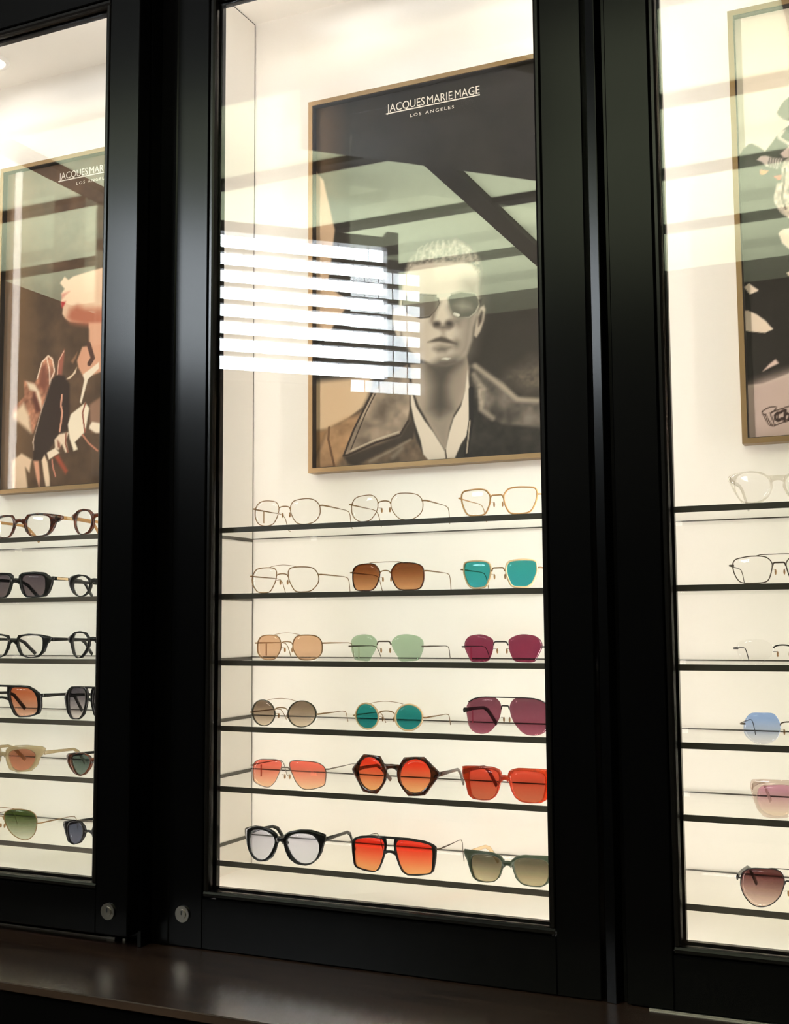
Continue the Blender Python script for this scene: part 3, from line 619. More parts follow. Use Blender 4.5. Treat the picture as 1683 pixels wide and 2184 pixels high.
def poster(xl, key, base, cell, label, text=None):
    r = empty('framed_poster', (xl, 0.309, PZ), label, 'poster', 'framed posters on the cabinet back walls')
    y0, y1 = -0.029, -0.0005                      # local: frame front / back
    F = FW
    def mitre(pts_, name):                       # a frame member from four corner points (outer a,b / inner b,a)
        v = [(x, y, z) for y in (y0, y1) for x, z in pts_]
        # bevelled outer edge
        mesh_obj(name, v, [(0, 1, 2, 3), (7, 6, 5, 4), (0, 4, 5, 1), (1, 5, 6, 2), (2, 6, 7, 3), (3, 7, 4, 0)], BRONZE, r)
    mitre([(0, 0), (PW, 0), (PW - F, F), (F, F)], 'frame_rail')
    mitre([(F, PH - F), (PW - F, PH - F), (PW, PH), (0, PH)], 'frame_rail')
    mitre([(0, 0), (F, F), (F, PH - F), (0, PH)], 'frame_rail')
    mitre([(PW - F, F), (PW, 0), (PW, PH), (PW - F, PH - F)], 'frame_rail')
    yp = -0.0135                                  # print
    for bx in ((F, F + 0.0012, F, PH - F), (PW - F - 0.0012, PW - F, F, PH - F)):
        MB().box(bx[0], bx[1], yp, y0 + 0.002, bx[2], bx[3]).build('inner_lip', LIP, r)
    for bz in ((F, F + 0.0012), (PH - F - 0.0012, PH - F)):
        MB().box(F + 0.0012, PW - F - 0.0012, yp, y0 + 0.002, bz[0], bz[1]).build('inner_lip', LIP, r)
    nx = int((PW - 2 * F) / cell); nz = int((PH - 2 * F) / cell)
    gx, gz = np.meshgrid(np.linspace(F, PW - F, nx + 1), np.linspace(F, PH - F, nz + 1), indexing='ij')
    X = gx.ravel(); Z = gz.ravel()
    co = np.stack([X, np.full_like(X, yp), Z], 1)
    i, j = np.meshgrid(np.arange(nx), np.arange(nz), indexing='ij')
    a = (i * (nz + 1) + j).ravel()
    quads = np.stack([a, a + nz + 1, a + nz + 2, a + 1], 1)
    me = bpy.data.meshes.new('print')
    me.vertices.add(len(co)); me.vertices.foreach_set('co', co.ravel())
    me.loops.add(quads.size); me.loops.foreach_set('vertex_index', quads.ravel())
    me.polygons.add(len(quads)); me.polygons.foreach_set('loop_start', np.arange(0, quads.size, 4)); me.polygons.foreach_set('loop_total', np.full(len(quads), 4))
    me.update(calc_edges=True)
    c = paint(ART[key], base, X * 1000, Z * 1000)
    ca = me.attributes.new('ink', 'FLOAT_COLOR', 'POINT')
    ca.data.foreach_set('color', np.concatenate([c, np.ones((len(c), 1))], 1).ravel())
    me.materials.append(PRINTM)
    o = bpy.data.objects.new('print', me); COL.objects.link(o); o.parent = r
    MB().box(F, PW - F, yp, -0.0008, F, PH - F).build('backing_board', LIP, r).location = (0, 0.0006, 0)
    MB().box(F + 0.0013, PW - F - 0.0013, -0.0225, -0.0205, F + 0.0013, PH - F - 0.0013).build('glazing', POSTERGLASS, r)
    if text:
        tx = text
        text_mesh('JACQUES MARIE MAGE', tx[0], tx[0] + 0.203, 0.7325, 0.7545, yp - 0.0005, r, 'lettering', 0.55)
        MB().box(tx[0] - 0.002, tx[0] + 0.2035, yp - 0.0006, yp - 0.0002, 0.7340, 0.7362).build('lettering_underline', LETTER, r)
        text_mesh('LOS ANGELES', tx[0] + 0.0525, tx[0] + 0.148, 0.7180, 0.7245, yp - 0.0005, r, 'lettering', 1.2, 1.35)
    return r
poster(-0.2465, 'man', (52, 46, 41), 0.0016, 'framed black and white portrait of a person in sunglasses and leather jacket', (0.1755,))
poster(-1.0915, 'glove', (92, 70, 54), 0.0020, 'framed poster of an upturned face and gloved hands in the left cabinet', (0.1675,))
poster(0.6135, 'pale', (238, 220, 202), 0.0020, 'framed pale poster with a dark garment in the right cabinet, cut by the photo edge')

# ------------------------------------------------------------------ eyewear
GLASSES = [
{"kind":"wire","frame":"gold","w":0.9,"tint":None,"hinge":0.72,"tag":"tan","name":"eyeglasses","label":"thin gold wire panto eyeglasses at the left end of the middle cabinet top shelf","row":0,"x":-0.1738,"lens":[[12.0,31.1],[13.9,38.2],[19.7,44.4],[34.9,47.4],[48.8,47.5],[59.2,44.5],[66.1,37.7],[68.8,31.5],[69.1,21.3],[67.2,15.3],[62.6,8.4],[55.7,3.6],[41.9,0.9],[30.3,2.0],[23.3,5.3],[17.4,13.4],[13.2,22.8]]},
{"kind":"wire","frame":"gold","w":0.8,"tint":None,"hinge":0.7,"name":"eyeglasses","label":"thin gold wire eyeglasses in the centre of the middle cabinet top shelf","row":0,"x":0.029,"lens":[[12.6,30.0],[14.8,38.7],[23.5,46.2],[36.4,47.5],[53.5,46.0],[63.0,42.2],[69.3,33.1],[69.8,21.3],[67.0,12.7],[59.5,5.2],[48.8,0.8],[36.0,1.0],[26.4,4.3],[16.8,15.0],[13.2,24.0]]},
{"kind":"wire","frame":"amber","w":1.5,"tint":None,"hinge":0.72,"bridge":"bar","name":"eyeglasses","label":"amber rimmed squarish clear eyeglasses at the right end of the middle cabinet top shelf","row":0,"x":0.2397,"lens":[[68.0,37.2],[64.2,44.3],[52.9,46.1],[34.6,46.6],[21.5,44.4],[15.6,39.3],[12.2,33.4],[12.8,23.0],[15.9,13.7],[22.1,4.1],[33.2,1.5],[47.4,2.1],[56.5,5.2],[62.6,13.9],[66.9,25.6]]},
{"kind":"wire","frame":"gold","w":1.0,"tint":None,"hinge":0.68,"brow":"arc","name":"eyeglasses","label":"gold double-bridge clear eyeglasses left of the brown-lensed pair","row":1,"x":-0.1782,"lens":[[12.2,35.0],[13.3,41.1],[18.5,45.1],[32.4,46.7],[50.9,45.9],[61.2,43.0],[68.1,34.8],[70.4,26.7],[69.7,18.6],[65.8,11.7],[56.7,3.2],[44.0,1.0],[27.8,2.3],[19.7,11.5],[13.8,23.8]]},
{"kind":"acetate","frame":"tortoise","w":2.0,"depth":3,"tint":[[125,66,30],[205,142,92]],"hinge":0.7,"brow":"flat","bridge":"wire","temple":"wire","name":"sunglasses","label":"tortoise sunglasses with brown gradient lenses and a straight brow bar","row":1,"x":0.0304,"lens":[[12.5,26.3],[12.5,34.1],[17.9,42.8],[25.5,47.1],[38.3,47.5],[53.1,46.3],[61.6,43.6],[66.8,38.6],[68.2,28.9],[67.6,17.4],[64.4,7.8],[59.1,3.1],[44.3,2.0],[28.3,2.7],[20.9,7.7],[15.6,16.5]]},
{"kind":"acetate","frame":"cream","w":3.2,"depth":3,"tint":[[55,150,138],[60,155,150]],"hinge":0.72,"bridge":"bar","temple":"wire","name":"sunglasses","label":"squarish sunglasses with flat teal lenses in cream rims","row":1,"x":0.2403,"lens":[[63.9,35.6],[63.0,42.8],[57.3,45.5],[41.1,46.2],[25.0,45.0],[18.0,42.0],[15.2,35.3],[15.7,25.0],[19.5,13.8],[24.6,5.4],[35.6,3.2],[47.7,3.6],[55.7,8.9],[60.7,18.4],[63.6,27.0]]},
{"kind":"wire","frame":"bronze","w":1.1,"tint":[[222,172,128],[228,180,138]],"hinge":0.68,"brow":"arc","tag":"brown","name":"sunglasses","label":"bronze wire sunglasses with pale peach lenses","row":2,"x":-0.1683,"lens":[[12.3,27.3],[14.6,37.4],[20.4,43.4],[31.9,45.4],[50.2,45.0],[60.5,41.4],[66.6,33.4],[67.9,25.5],[67.3,15.5],[63.9,9.6],[55.9,3.6],[43.4,1.1],[27.3,2.4],[19.3,9.3],[13.5,19.3]]},
{"kind":"rimless","frame":"darkmetal","w":0,"tint":[[172,186,148],[178,190,155]],"hinge":0.55,"bridge":"bar","tag":"cream","name":"sunglasses","label":"rimless sunglasses with pale sage green lenses","row":2,"x":0.027,"lens":[[13.9,28.3],[15.1,36.0],[23.7,43.7],[36.4,46.6],[49.1,46.0],[61.7,42.7],[69.0,36.0],[70.4,26.5],[68.8,17.0],[64.6,7.4],[60.3,1.7],[44.5,0.0],[29.7,0.5],[24.5,9.1],[18.1,18.7]]},
{"kind":"rimless","frame":"blackmetal","w":0,"tint":[[134,52,70],[142,56,74]],"hinge":0.55,"bridge":"bar","tag":"pink","name":"sunglasses","label":"rimless black-metal sunglasses with flared plum lenses on the third shelf","row":2,"x":0.2425,"lens":[[69.4,26.0],[67.2,35.4],[59.0,42.9],[46.9,45.7],[34.9,46.1],[23.0,42.9],[14.1,37.3],[13.6,29.9],[14.4,20.6],[18.5,9.4],[23.6,2.0],[39.5,0.0],[55.6,0.8],[61.5,9.2],[66.4,18.5]]},
{"kind":"acetate","frame":"olive","w":1.7,"depth":4,"tint":[[128,104,80],[216,190,158]],"hinge":0.5,"bridge":"wire","brow":"arc","temple":"wire","name":"sunglasses","label":"small round sunglasses with smoky brown gradient lenses in olive rims","row":3,"x":-0.1796,"lens":[[65.9,24.7],[63.9,16.1],[58.4,8.8],[50.2,3.7],[40.4,1.7],[30.6,3.1],[22.2,7.7],[16.6,14.8],[14.6,23.4],[16.6,32.0],[22.2,39.4],[30.5,44.5],[40.3,46.4],[50.1,44.9],[58.4,40.3],[63.9,33.2]]},
{"kind":"acetate","frame":"cream","w":2.8,"depth":3,"tint":[[42,132,120],[40,125,118]],"hinge":0.5,"bridge":"wire","brow":"arc","temple":"wire","name":"sunglasses","label":"small round sunglasses with teal lenses in cream rims","row":3,"x":0.0314,"lens":[[62.8,24.3],[61.0,16.3],[56.0,9.4],[48.7,4.7],[40.0,2.8],[31.3,4.1],[24.0,8.4],[19.1,15.0],[17.4,23.0],[19.2,31.1],[24.2,38.0],[31.6,42.7],[40.4,44.5],[49.0,43.1],[56.3,38.8],[61.1,32.2]]},
{"kind":"rimless","frame":"blackmetal","w":0,"tint":[[120,64,72],[156,82,92]],"hinge":0.62,"bridge":"bar","brow":"top","topbar":1,"temple":"acetate_black","tag":"pink","name":"sunglasses","label":"large plum-lensed aviator sunglasses with a black double bridge","row":3,"x":0.2489,"lens":[[74.1,36.6],[73.0,45.9],[64.9,54.4],[52.8,59.3],[38.8,61.1],[21.0,61.5],[12.2,56.5],[7.5,47.4],[8.6,34.6],[13.8,21.6],[23.8,8.5],[33.7,1.7],[47.6,0.0],[61.5,3.6],[69.4,12.6],[72.3,25.5]]},
{"kind":"wire","frame":"gunmetal","w":0.8,"tint":[[236,108,84],[246,190,145]],"hinge":0.72,"bridge":"bar","tag":"red","name":"sunglasses","label":"thin metal navigator sunglasses with coral gradient lenses","row":4,"x":-0.1705,"lens":[[8.0,43.4],[10.3,48.4],[20.6,50.8],[38.9,50.2],[54.7,49.3],[66.0,45.9],[73.8,39.4],[76.1,28.9],[74.9,15.2],[72.7,8.3],[61.5,3.8],[48.0,0.8],[34.4,1.5],[23.0,10.6],[16.1,22.1],[9.7,35.6]]},
{"kind":"acetate","frame":"tortoise","w":4,"depth":5,"tint":[[226,58,32],[238,165,104]],"hinge":0.55,"bridge":"thick","temple":"acetate_tortoise","name":"sunglasses","label":"oversized hexagonal tortoise sunglasses with red to orange lenses","row":4,"x":0.0405,"lens":[[68.8,35.6],[66.7,24.8],[60.9,15.5],[52.3,8.9],[42.1,6.3],[31.9,7.9],[23.3,13.5],[17.5,22.4],[15.5,33.1],[17.7,44.0],[23.6,53.4],[32.3,59.9],[42.6,62.5],[52.7,60.8],[61.3,55.1],[66.9,46.2]],"outer":[[9.7,45.1],[22.9,65.4],[40.5,66.6],[58.0,66.7],[71.1,53.4],[84.5,40.1],[83.2,35.4],[70.7,18.0],[59.4,2.2],[43.7,0.4],[29.9,0.0],[18.7,12.5],[11.5,24.4],[9.2,35.6]]},
{"kind":"acetate","frame":"red","w":4,"depth":5,"tint":[[206,70,46],[192,98,66]],"hinge":0.85,"bridge":"thick","temple":"acetate_darkred","name":"sunglasses","label":"chunky translucent red acetate sunglasses on the fifth shelf","row":4,"x":0.2464,"lens":[[66.0,43.7],[59.9,49.1],[46.0,51.0],[30.2,51.7],[16.5,50.0],[10.3,42.7],[12.3,28.0],[17.0,13.3],[27.0,4.0],[40.8,2.0],[52.6,2.2],[61.5,7.2],[64.7,19.9],[66.1,32.6]],"outer":[[80.6,43.9],[80.5,54.4],[51.9,56.2],[22.2,56.6],[8.6,52.7],[4.4,44.7],[7.0,31.9],[10.7,19.1],[17.1,7.9],[27.0,1.5],[40.8,0.0],[58.6,0.5],[68.5,5.9],[72.0,15.8],[74.6,28.5],[80.1,35.3]]},
{"kind":"acetate","frame":"black","w":5,"depth":6,"tint":[[226,216,216],[228,220,218]],"hinge":0.82,"bridge":"thick","temple":"acetate_black","name":"eyeglasses","label":"thick black rounded eyeglasses with pale lenses on the bottom shelf","row":5,"x":-0.1801,"lens":[[13.3,43.6],[17.9,49.7],[30.4,54.9],[48.5,55.7],[62.1,52.7],[69.9,43.6],[72.8,32.3],[69.9,18.6],[62.1,8.4],[48.6,3.9],[35.0,6.3],[23.7,15.1],[16.8,26.3],[12.6,35.7]],"outer":[[4.8,41.0],[7.6,52.0],[16.7,58.4],[37.2,62.7],[57.6,63.1],[75.5,58.5],[84.9,54.7],[83.5,44.6],[80.4,36.7],[77.7,24.9],[71.0,12.9],[59.8,3.4],[48.6,0.0],[30.5,2.1],[16.8,10.7],[9.5,23.8]]},
{"kind":"acetate","frame":"black","w":4,"depth":5,"tint":[[232,52,32],[238,158,96]],"hinge":0.78,"bridge":"thin","brow":"top","temple":"wire","name":"sunglasses","label":"square black aviator sunglasses with fiery red gradient lenses","row":5,"x":0.0364,"lens":[[11.6,51.8],[16.9,57.7],[40.8,57.6],[61.5,54.4],[71.7,50.5],[74.0,40.6],[73.5,25.8],[72.3,11.0],[67.1,5.4],[44.5,2.9],[30.0,3.0],[20.7,12.4],[14.6,28.7],[11.1,43.3]],"outer":[[6.3,50.5],[8.5,63.3],[34.7,62.7],[61.5,59.0],[75.8,53.6],[81.1,48.4],[80.0,30.0],[76.4,9.5],[71.2,3.6],[50.7,0.2],[32.0,0.0],[21.7,5.1],[14.5,19.4],[8.3,35.7]]},
{"kind":"acetate","frame":"green","w":4,"depth":6,"tint":[[98,88,66],[188,168,128]],"hinge":0.88,"bridge":"thick","temple":"acetate_cream","name":"sunglasses","label":"dark green acetate sunglasses with smoky gradient lenses","row":5,"x":0.2489,"lens":[[67.5,32.6],[62.4,41.7],[44.6,45.2],[25.1,44.8],[13.5,40.3],[10.3,33.4],[13.8,18.8],[19.8,7.6],[29.6,2.9],[47.2,1.4],[59.0,4.4],[64.8,12.9],[67.2,23.6]],"outer":[[82.3,40.5],[82.2,49.6],[56.4,50.1],[26.9,50.1],[14.3,47.1],[5.4,39.2],[8.3,26.4],[13.6,11.7],[23.8,2.8],[37.5,0.1],[55.1,0.0],[65.3,5.6],[71.1,17.8],[76.4,33.7]]},
{"kind":"acetate","frame":"tortoise","w":4,"depth":6,"tint":None,"hinge":0.85,"bridge":"thick","temple":"acetate_gold","name":"eyeglasses","label":"rectangular tortoise eyeglasses cut by the photo edge on the left cabinet top shelf","row":0,"x":-0.8021,"lens":[[17.1,32.7],[23.1,43.1],[38.9,45.2],[59.2,43.8],[68.2,40.7],[71.8,32.2],[71.0,18.1],[66.8,9.5],[58.0,4.6],[40.1,3.1],[28.8,4.8],[21.3,13.0],[17.4,23.8]],"outer":[[9.8,34.8],[19.6,47.7],[45.5,49.9],[74.7,47.3],[97.0,44.2],[97.3,32.8],[84.5,31.6],[81.6,21.2],[75.7,10.9],[67.0,3.4],[49.2,0.0],[28.9,1.8],[17.3,11.4],[11.2,24.1]]},
{"kind":"acetate","frame":"tortoise","w":4,"depth":6,"tint":None,"hinge":0.72,"bridge":"thick","temple":"acetate_gold","name":"eyeglasses","label":"round tortoise eyeglasses beside the door stile on the left cabinet top shelf","row":0,"x":-0.6008,"lens":[[62.3,29.5],[59.3,39.8],[51.9,46.4],[38.9,48.4],[25.9,46.1],[18.2,38.0],[15.9,27.6],[18.8,15.6],[25.1,7.3],[37.9,2.9],[50.9,4.8],[57.5,12.0],[61.7,20.8]],"outer":[[76.7,37.1],[76.8,41.4],[66.0,45.3],[56.3,51.0],[39.0,53.1],[21.7,50.2],[10.8,41.1],[8.4,27.2],[11.2,11.9],[20.7,2.8],[37.8,0.0],[53.0,2.3],[61.9,10.4],[66.5,21.0],[67.8,31.5]]},
{"kind":"acetate","frame":"black","w":4,"depth":7,"tint":[[92,78,78],[112,96,92]],"hinge":0.82,"bridge":"thick","temple":"acetate_black_gold","name":"sunglasses","label":"square black sunglasses with grey lenses on the left cabinet second shelf","row":1,"x":-0.8087,"lens":[[14.2,36.9],[19.7,44.7],[37.7,46.9],[57.9,45.6],[66.9,41.9],[69.5,30.5],[68.8,14.8],[63.5,5.3],[47.9,3.0],[29.9,3.3],[23.0,8.6],[17.4,22.8]],"outer":[[7.3,38.8],[8.2,46.7],[17.2,51.8],[44.2,53.1],[66.7,51.5],[78.0,43.3],[85.2,39.7],[84.0,26.7],[78.5,11.2],[70.3,1.7],[48.0,0.0],[27.8,0.7],[17.3,9.6],[11.2,22.9]]},
{"kind":"acetate","frame":"black","w":4,"depth":7,"tint":None,"hinge":0.75,"bridge":"thick","temple":"acetate_black_gold","name":"eyeglasses","label":"black oval eyeglasses at the right end of the left cabinet second shelf","row":1,"x":-0.6067,"lens":[[59.8,23.2],[53.6,35.1],[38.7,40.8],[23.6,38.7],[13.8,30.8],[12.5,20.6],[18.6,8.7],[29.2,2.6],[44.2,2.8],[55.2,11.1]],"outer":[[75.8,33.8],[66.8,41.4],[43.1,45.1],[21.5,42.1],[8.5,34.1],[6.5,20.4],[13.2,6.9],[27.0,0.0],[44.1,0.3],[59.5,7.7],[70.7,21.7]]},
{"kind":"acetate","frame":"black","w":3.5,"depth":6,"tint":None,"hinge":0.82,"bridge":"thick","temple":"acetate_black","name":"eyeglasses","label":"rectangular black clear-lensed eyeglasses on the left cabinet third shelf","row":2,"x":-0.8117,"lens":[[13.1,34.3],[19.7,43.0],[39.8,45.6],[60.0,44.7],[67.9,39.5],[68.7,25.7],[66.4,13.6],[56.7,4.4],[38.9,2.6],[25.3,7.4],[18.1,18.6]],"outer":[[6.4,34.3],[12.8,46.5],[37.5,49.6],[62.1,48.2],[88.8,42.9],[89.0,36.9],[79.2,30.9],[74.2,13.7],[61.2,1.9],[39.0,0.0],[20.8,4.7],[11.4,18.6]]},
{"kind":"acetate","frame":"black","w":3.5,"depth":6,"tint":None,"hinge":0.72,"bridge":"thick","temple":"acetate_black","name":"eyeglasses","label":"black teardrop-shaped eyeglasses at the right end of the left cabinet third shelf","row":2,"x":-0.6073,"lens":[[56.0,35.3],[50.3,48.0],[37.5,50.6],[22.5,48.5],[13.7,40.3],[13.5,28.5],[19.6,16.7],[30.0,5.7],[40.6,2.2],[49.4,9.8],[54.0,23.4]],"outer":[[72.7,35.3],[72.8,40.4],[61.1,47.2],[50.4,53.1],[35.4,54.8],[18.3,51.9],[7.4,40.3],[7.1,26.8],[14.2,13.3],[26.7,1.8],[41.6,0.0],[53.6,8.1],[60.4,21.6],[63.9,31.9]]},
{"kind":"acetate","frame":"black","w":3.5,"depth":6,"tint":[[192,102,62],[228,170,136]],"hinge":0.72,"bridge":"thin","brow":"top","temple":"acetate_black","name":"sunglasses","label":"black navigator sunglasses with orange lenses on the left cabinet fourth shelf","row":3,"x":-0.8371,"lens":[[19.2,48.6],[23.8,58.7],[40.1,60.0],[58.9,59.3],[72.6,51.7],[79.7,37.4],[81.5,21.0],[76.5,8.1],[55.3,3.2],[39.1,4.5],[29.2,17.7],[21.9,34.1]],"outer":[[11.9,48.5],[12.8,63.1],[37.2,65.1],[61.5,63.9],[75.1,56.9],[88.7,45.8],[89.9,23.2],[85.8,7.7],[66.1,1.1],[41.9,0.0],[30.9,5.3],[20.9,21.6]]},
{"kind":"acetate","frame":"black","w":3.5,"depth":6,"tint":[[88,78,78],[228,206,190]],"hinge":0.72,"bridge":"thin","brow":"top","temple":"acetate_black","name":"sunglasses","label":"black navigator sunglasses with grey gradient lenses beside the left door stile","row":3,"x":-0.6142,"lens":[[55.6,47.7],[48.1,59.6],[32.7,61.9],[16.1,60.5],[10.0,50.6],[10.4,32.5],[16.3,13.3],[26.2,3.4],[44.1,2.9],[52.6,13.4],[55.7,31.5]],"outer":[[71.0,41.3],[68.5,47.5],[58.5,59.8],[48.2,64.5],[22.6,65.5],[6.0,63.7],[2.4,50.7],[4.0,30.6],[11.1,10.4],[23.6,0.6],[46.6,0.0],[59.8,11.2],[66.7,27.2]]},
{"kind":"acetate","frame":"beige","w":4,"depth":6,"tint":[[172,108,78],[200,130,98]],"hinge":0.85,"bridge":"thick","temple":"acetate_beige","name":"sunglasses","label":"translucent beige sunglasses with rust brown lenses","row":4,"x":-0.8308,"lens":[[12.4,32.2],[18.9,41.1],[40.3,45.7],[59.1,45.6],[72.6,38.7],[74.2,28.6],[69.3,16.2],[57.6,6.3],[36.2,4.1],[22.6,10.0],[15.5,22.1]],"outer":[[5.6,34.0],[7.9,46.5],[29.3,53.1],[56.1,54.5],[93.4,51.4],[92.4,39.5],[83.4,31.0],[78.6,14.6],[65.7,2.8],[36.4,0.0],[17.4,4.7],[8.7,19.7]]},
{"kind":"acetate","frame":"darktortoise","w":4,"depth":6,"tint":[[88,96,84],[122,130,112]],"hinge":0.85,"bridge":"thick","temple":"acetate_black","name":"sunglasses","label":"dark tortoise cat-eye sunglasses with grey-green lenses","row":4,"x":-0.5995,"lens":[[64.5,30.3],[57.1,40.2],[34.2,43.1],[16.4,39.8],[9.9,32.1],[13.4,20.5],[23.2,8.1],[35.8,3.0],[48.6,6.0],[59.1,18.5]],"outer":[[80.1,35.6],[78.9,39.3],[54.6,44.7],[29.2,45.7],[11.4,41.4],[3.6,31.8],[7.1,17.8],[20.6,4.3],[35.7,0.0],[53.6,3.7],[69.3,15.0],[77.3,25.7]]},
{"kind":"wire","frame":"gold","w":0.9,"tint":[[72,82,38],[218,208,178]],"hinge":0.55,"bridge":"bar","brow":"flat","name":"sunglasses","label":"gold teardrop aviator sunglasses with green gradient lenses","row":5,"x":-0.8337,"lens":[[8.3,43.9],[14.7,54.6],[30.7,59.2],[52.1,59.8],[70.8,55.8],[80.4,46.3],[82.1,30.3],[77.4,11.9],[64.5,0.9],[48.6,1.4],[29.5,10.7],[15.6,26.0]]},
{"kind":"acetate","frame":"black","w":4,"depth":6,"tint":[[86,86,98],[105,102,112]],"hinge":0.8,"bridge":"thin","brow":"flat","temple":"acetate_black","name":"sunglasses","label":"small black sunglasses with slate grey lenses on the left cabinet bottom shelf","row":5,"x":-0.6098,"lens":[[57.3,30.4],[48.6,41.4],[28.3,44.1],[16.8,36.0],[15.9,20.3],[22.4,8.4],[37.5,2.6],[50.3,6.5],[55.7,17.6]],"outer":[[72.8,36.3],[72.4,41.9],[56.4,45.3],[41.1,48.6],[20.8,47.5],[9.3,38.4],[5.8,28.8],[8.8,18.8],[19.8,5.3],[38.7,0.0],[55.3,4.7],[63.4,19.1]]},
{"kind":"acetate","frame":"clear","w":3,"depth":5,"tint":None,"hinge":0.85,"bridge":"thick","temple":"acetate_clear","name":"eyeglasses","label":"colourless transparent acetate eyeglasses on the right cabinet top shelf","row":0,"x":0.6945,"lens":[[64.0,33.8],[57.9,46.1],[40.1,48.7],[24.2,44.9],[13.4,36.0],[11.5,24.3],[17.5,11.3],[25.7,4.3],[40.1,2.8],[54.4,5.7],[62.0,18.6]],"outer":[[75.9,39.6],[75.7,46.3],[61.0,49.6],[40.0,51.2],[22.5,47.8],[10.2,39.1],[6.7,24.9],[13.6,9.5],[24.2,1.4],[40.2,0.0],[56.1,2.9],[66.1,18.8],[71.4,30.9]]},
{"kind":"wire","frame":"darkmetal","w":0.9,"tint":None,"hinge":0.68,"bridge":"bar","brow":"flat","name":"eyeglasses","label":"dark wire double-bridge eyeglasses on the right cabinet second shelf","row":1,"x":0.6922,"lens":[[70.3,29.5],[66.5,37.7],[55.1,40.7],[40.7,42.4],[23.3,41.4],[15.5,37.9],[10.3,30.4],[11.4,19.8],[15.0,8.4],[19.9,2.8],[32.6,0.9],[51.6,1.3],[61.1,4.8],[68.0,16.2]]},
{"kind":"rimless","frame":"blackmetal","w":0,"tint":None,"hinge":0.62,"bridge":"wire","name":"eyeglasses","label":"barely visible rimless clear eyeglasses on the right cabinet third shelf","row":2,"x":0.6931,"lens":[[69.8,26.0],[61.8,35.5],[42.7,38.8],[23.9,35.9],[14.0,27.8],[15.1,18.1],[21.7,7.5],[34.5,0.2],[53.5,0.0],[64.4,7.3]]},
{"kind":"rimless","frame":"darkmetal","w":0,"tint":[[148,168,200],[226,216,206]],"hinge":0.62,"bridge":"wire","name":"sunglasses","label":"rimless octagonal sunglasses with pale blue gradient lenses","row":3,"x":0.6972,"lens":[[67.4,21.9],[65.1,33.9],[55.4,45.1],[37.4,46.6],[22.3,46.1],[15.2,38.1],[12.0,29.1],[13.6,18.1],[19.3,7.4],[31.9,0.6],[48.0,0.0],[60.3,6.5],[66.2,13.7]]},
{"kind":"acetate","frame":"pinkclear","w":4,"depth":6,"tint":[[198,138,144],[232,202,172]],"hinge":0.85,"bridge":"thick","temple":"acetate_pink","name":"sunglasses","label":"pale pink transparent sunglasses with rose lenses","row":4,"x":0.7127,"lens":[[66.4,26.9],[64.1,40.6],[56.8,45.9],[37.3,49.1],[19.8,49.6],[11.3,44.3],[9.7,30.1],[14.1,15.5],[23.1,6.0],[38.9,3.6],[52.9,6.0],[62.4,14.4]],"outer":[[76.2,42.7],[75.3,54.4],[56.5,56.4],[35.3,57.1],[16.0,57.3],[5.0,50.0],[4.5,30.3],[9.9,12.2],[21.5,2.5],[39.1,0.0],[56.7,0.3],[67.0,10.5],[72.6,26.5]]},
{"kind":"wire","frame":"blackmetal","w":0.9,"tint":[[96,50,46],[226,192,168]],"hinge":0.68,"bridge":"bar","brow":"flat","temple":"acetate_black","name":"sunglasses","label":"round aviator sunglasses with dark brown gradient lenses in the right cabinet","row":5,"x":0.6941,"lens":[[76.5,35.3],[72.9,48.2],[60.1,55.5],[42.3,57.5],[23.0,58.1],[14.5,52.9],[11.7,42.5],[14.4,29.8],[21.0,16.8],[33.6,5.4],[47.8,0.9],[60.2,3.0],[70.5,12.5],[75.8,24.6]]}]

BACKLIN = s2l((250, 236, 216))
_lm = {}
def lens_mat(t):
    if t is None: return CLEARLENS
    key = str(t)
    if key not in _lm:
        f = lambda c: tuple(np.sqrt(np.clip(s2l(c) / BACKLIN, 0.002, 0.99)))
        _lm[key] = glass('tinted_lens_%d' % len(_lm), f(t[0]), f(t[1]), r0=0.03)
    return _lm[key]
def catmull(P, per=6):
    P = np.asarray(P, float); n = len(P); o = []
    for i in range(n):
        a, b, c, d = P[i - 1], P[i], P[(i + 1) % n], P[(i + 2) % n]
        for k in range(per):
            t = k / per
            o.append(0.5 * (2 * b + (c - a) * t + (2 * a - 5 * b + 4 * c - d) * t * t + (3 * b - a - 3 * c + d) * t ** 3))
    return np.array(o)
NA = 56
def polar(P, c, sharp=False):
    D_ = catmull(P) if not sharp else np.array([P[i] * (1 - t) + P[(i + 1) % len(P)] * t for i in range(len(P)) for t in np.linspace(0, 1, 8, endpoint=False)])
    an = np.arctan2(D_[:, 1] - c[1], D_[:, 0] - c[0]); r = np.hypot(D_[:, 0] - c[0], D_[:, 1] - c[1])
    o = np.argsort(an); an = an[o]; r = r[o]
    an = np.concatenate([an - 2 * np.pi, an, an + 2 * np.pi]); r = np.concatenate([r, r, r])
    th = np.linspace(-np.pi, np.pi, NA, endpoint=False)
    rr = np.interp(th, an, r)
    return np.stack([c[0] + rr * np.cos(th), c[1] + rr * np.sin(th)], 1)
def mirror_mb(mb, sg):
    if sg < 0:
        mb.v = [(-x, y, z) for x, y, z in mb.v]; mb.f = [tuple(reversed(q)) for q in mb.f]
    return mb
TEMPLE = {'acetate_black': 'black', 'acetate_tortoise': 'tortoise', 'acetate_darkred': 'darkred', 'acetate_cream': 'cream', 'acetate_gold': 'amber',
          'acetate_black_gold': 'black', 'acetate_beige': 'beige', 'acetate_clear': 'clear', 'acetate_pink': 'pinkclear'}
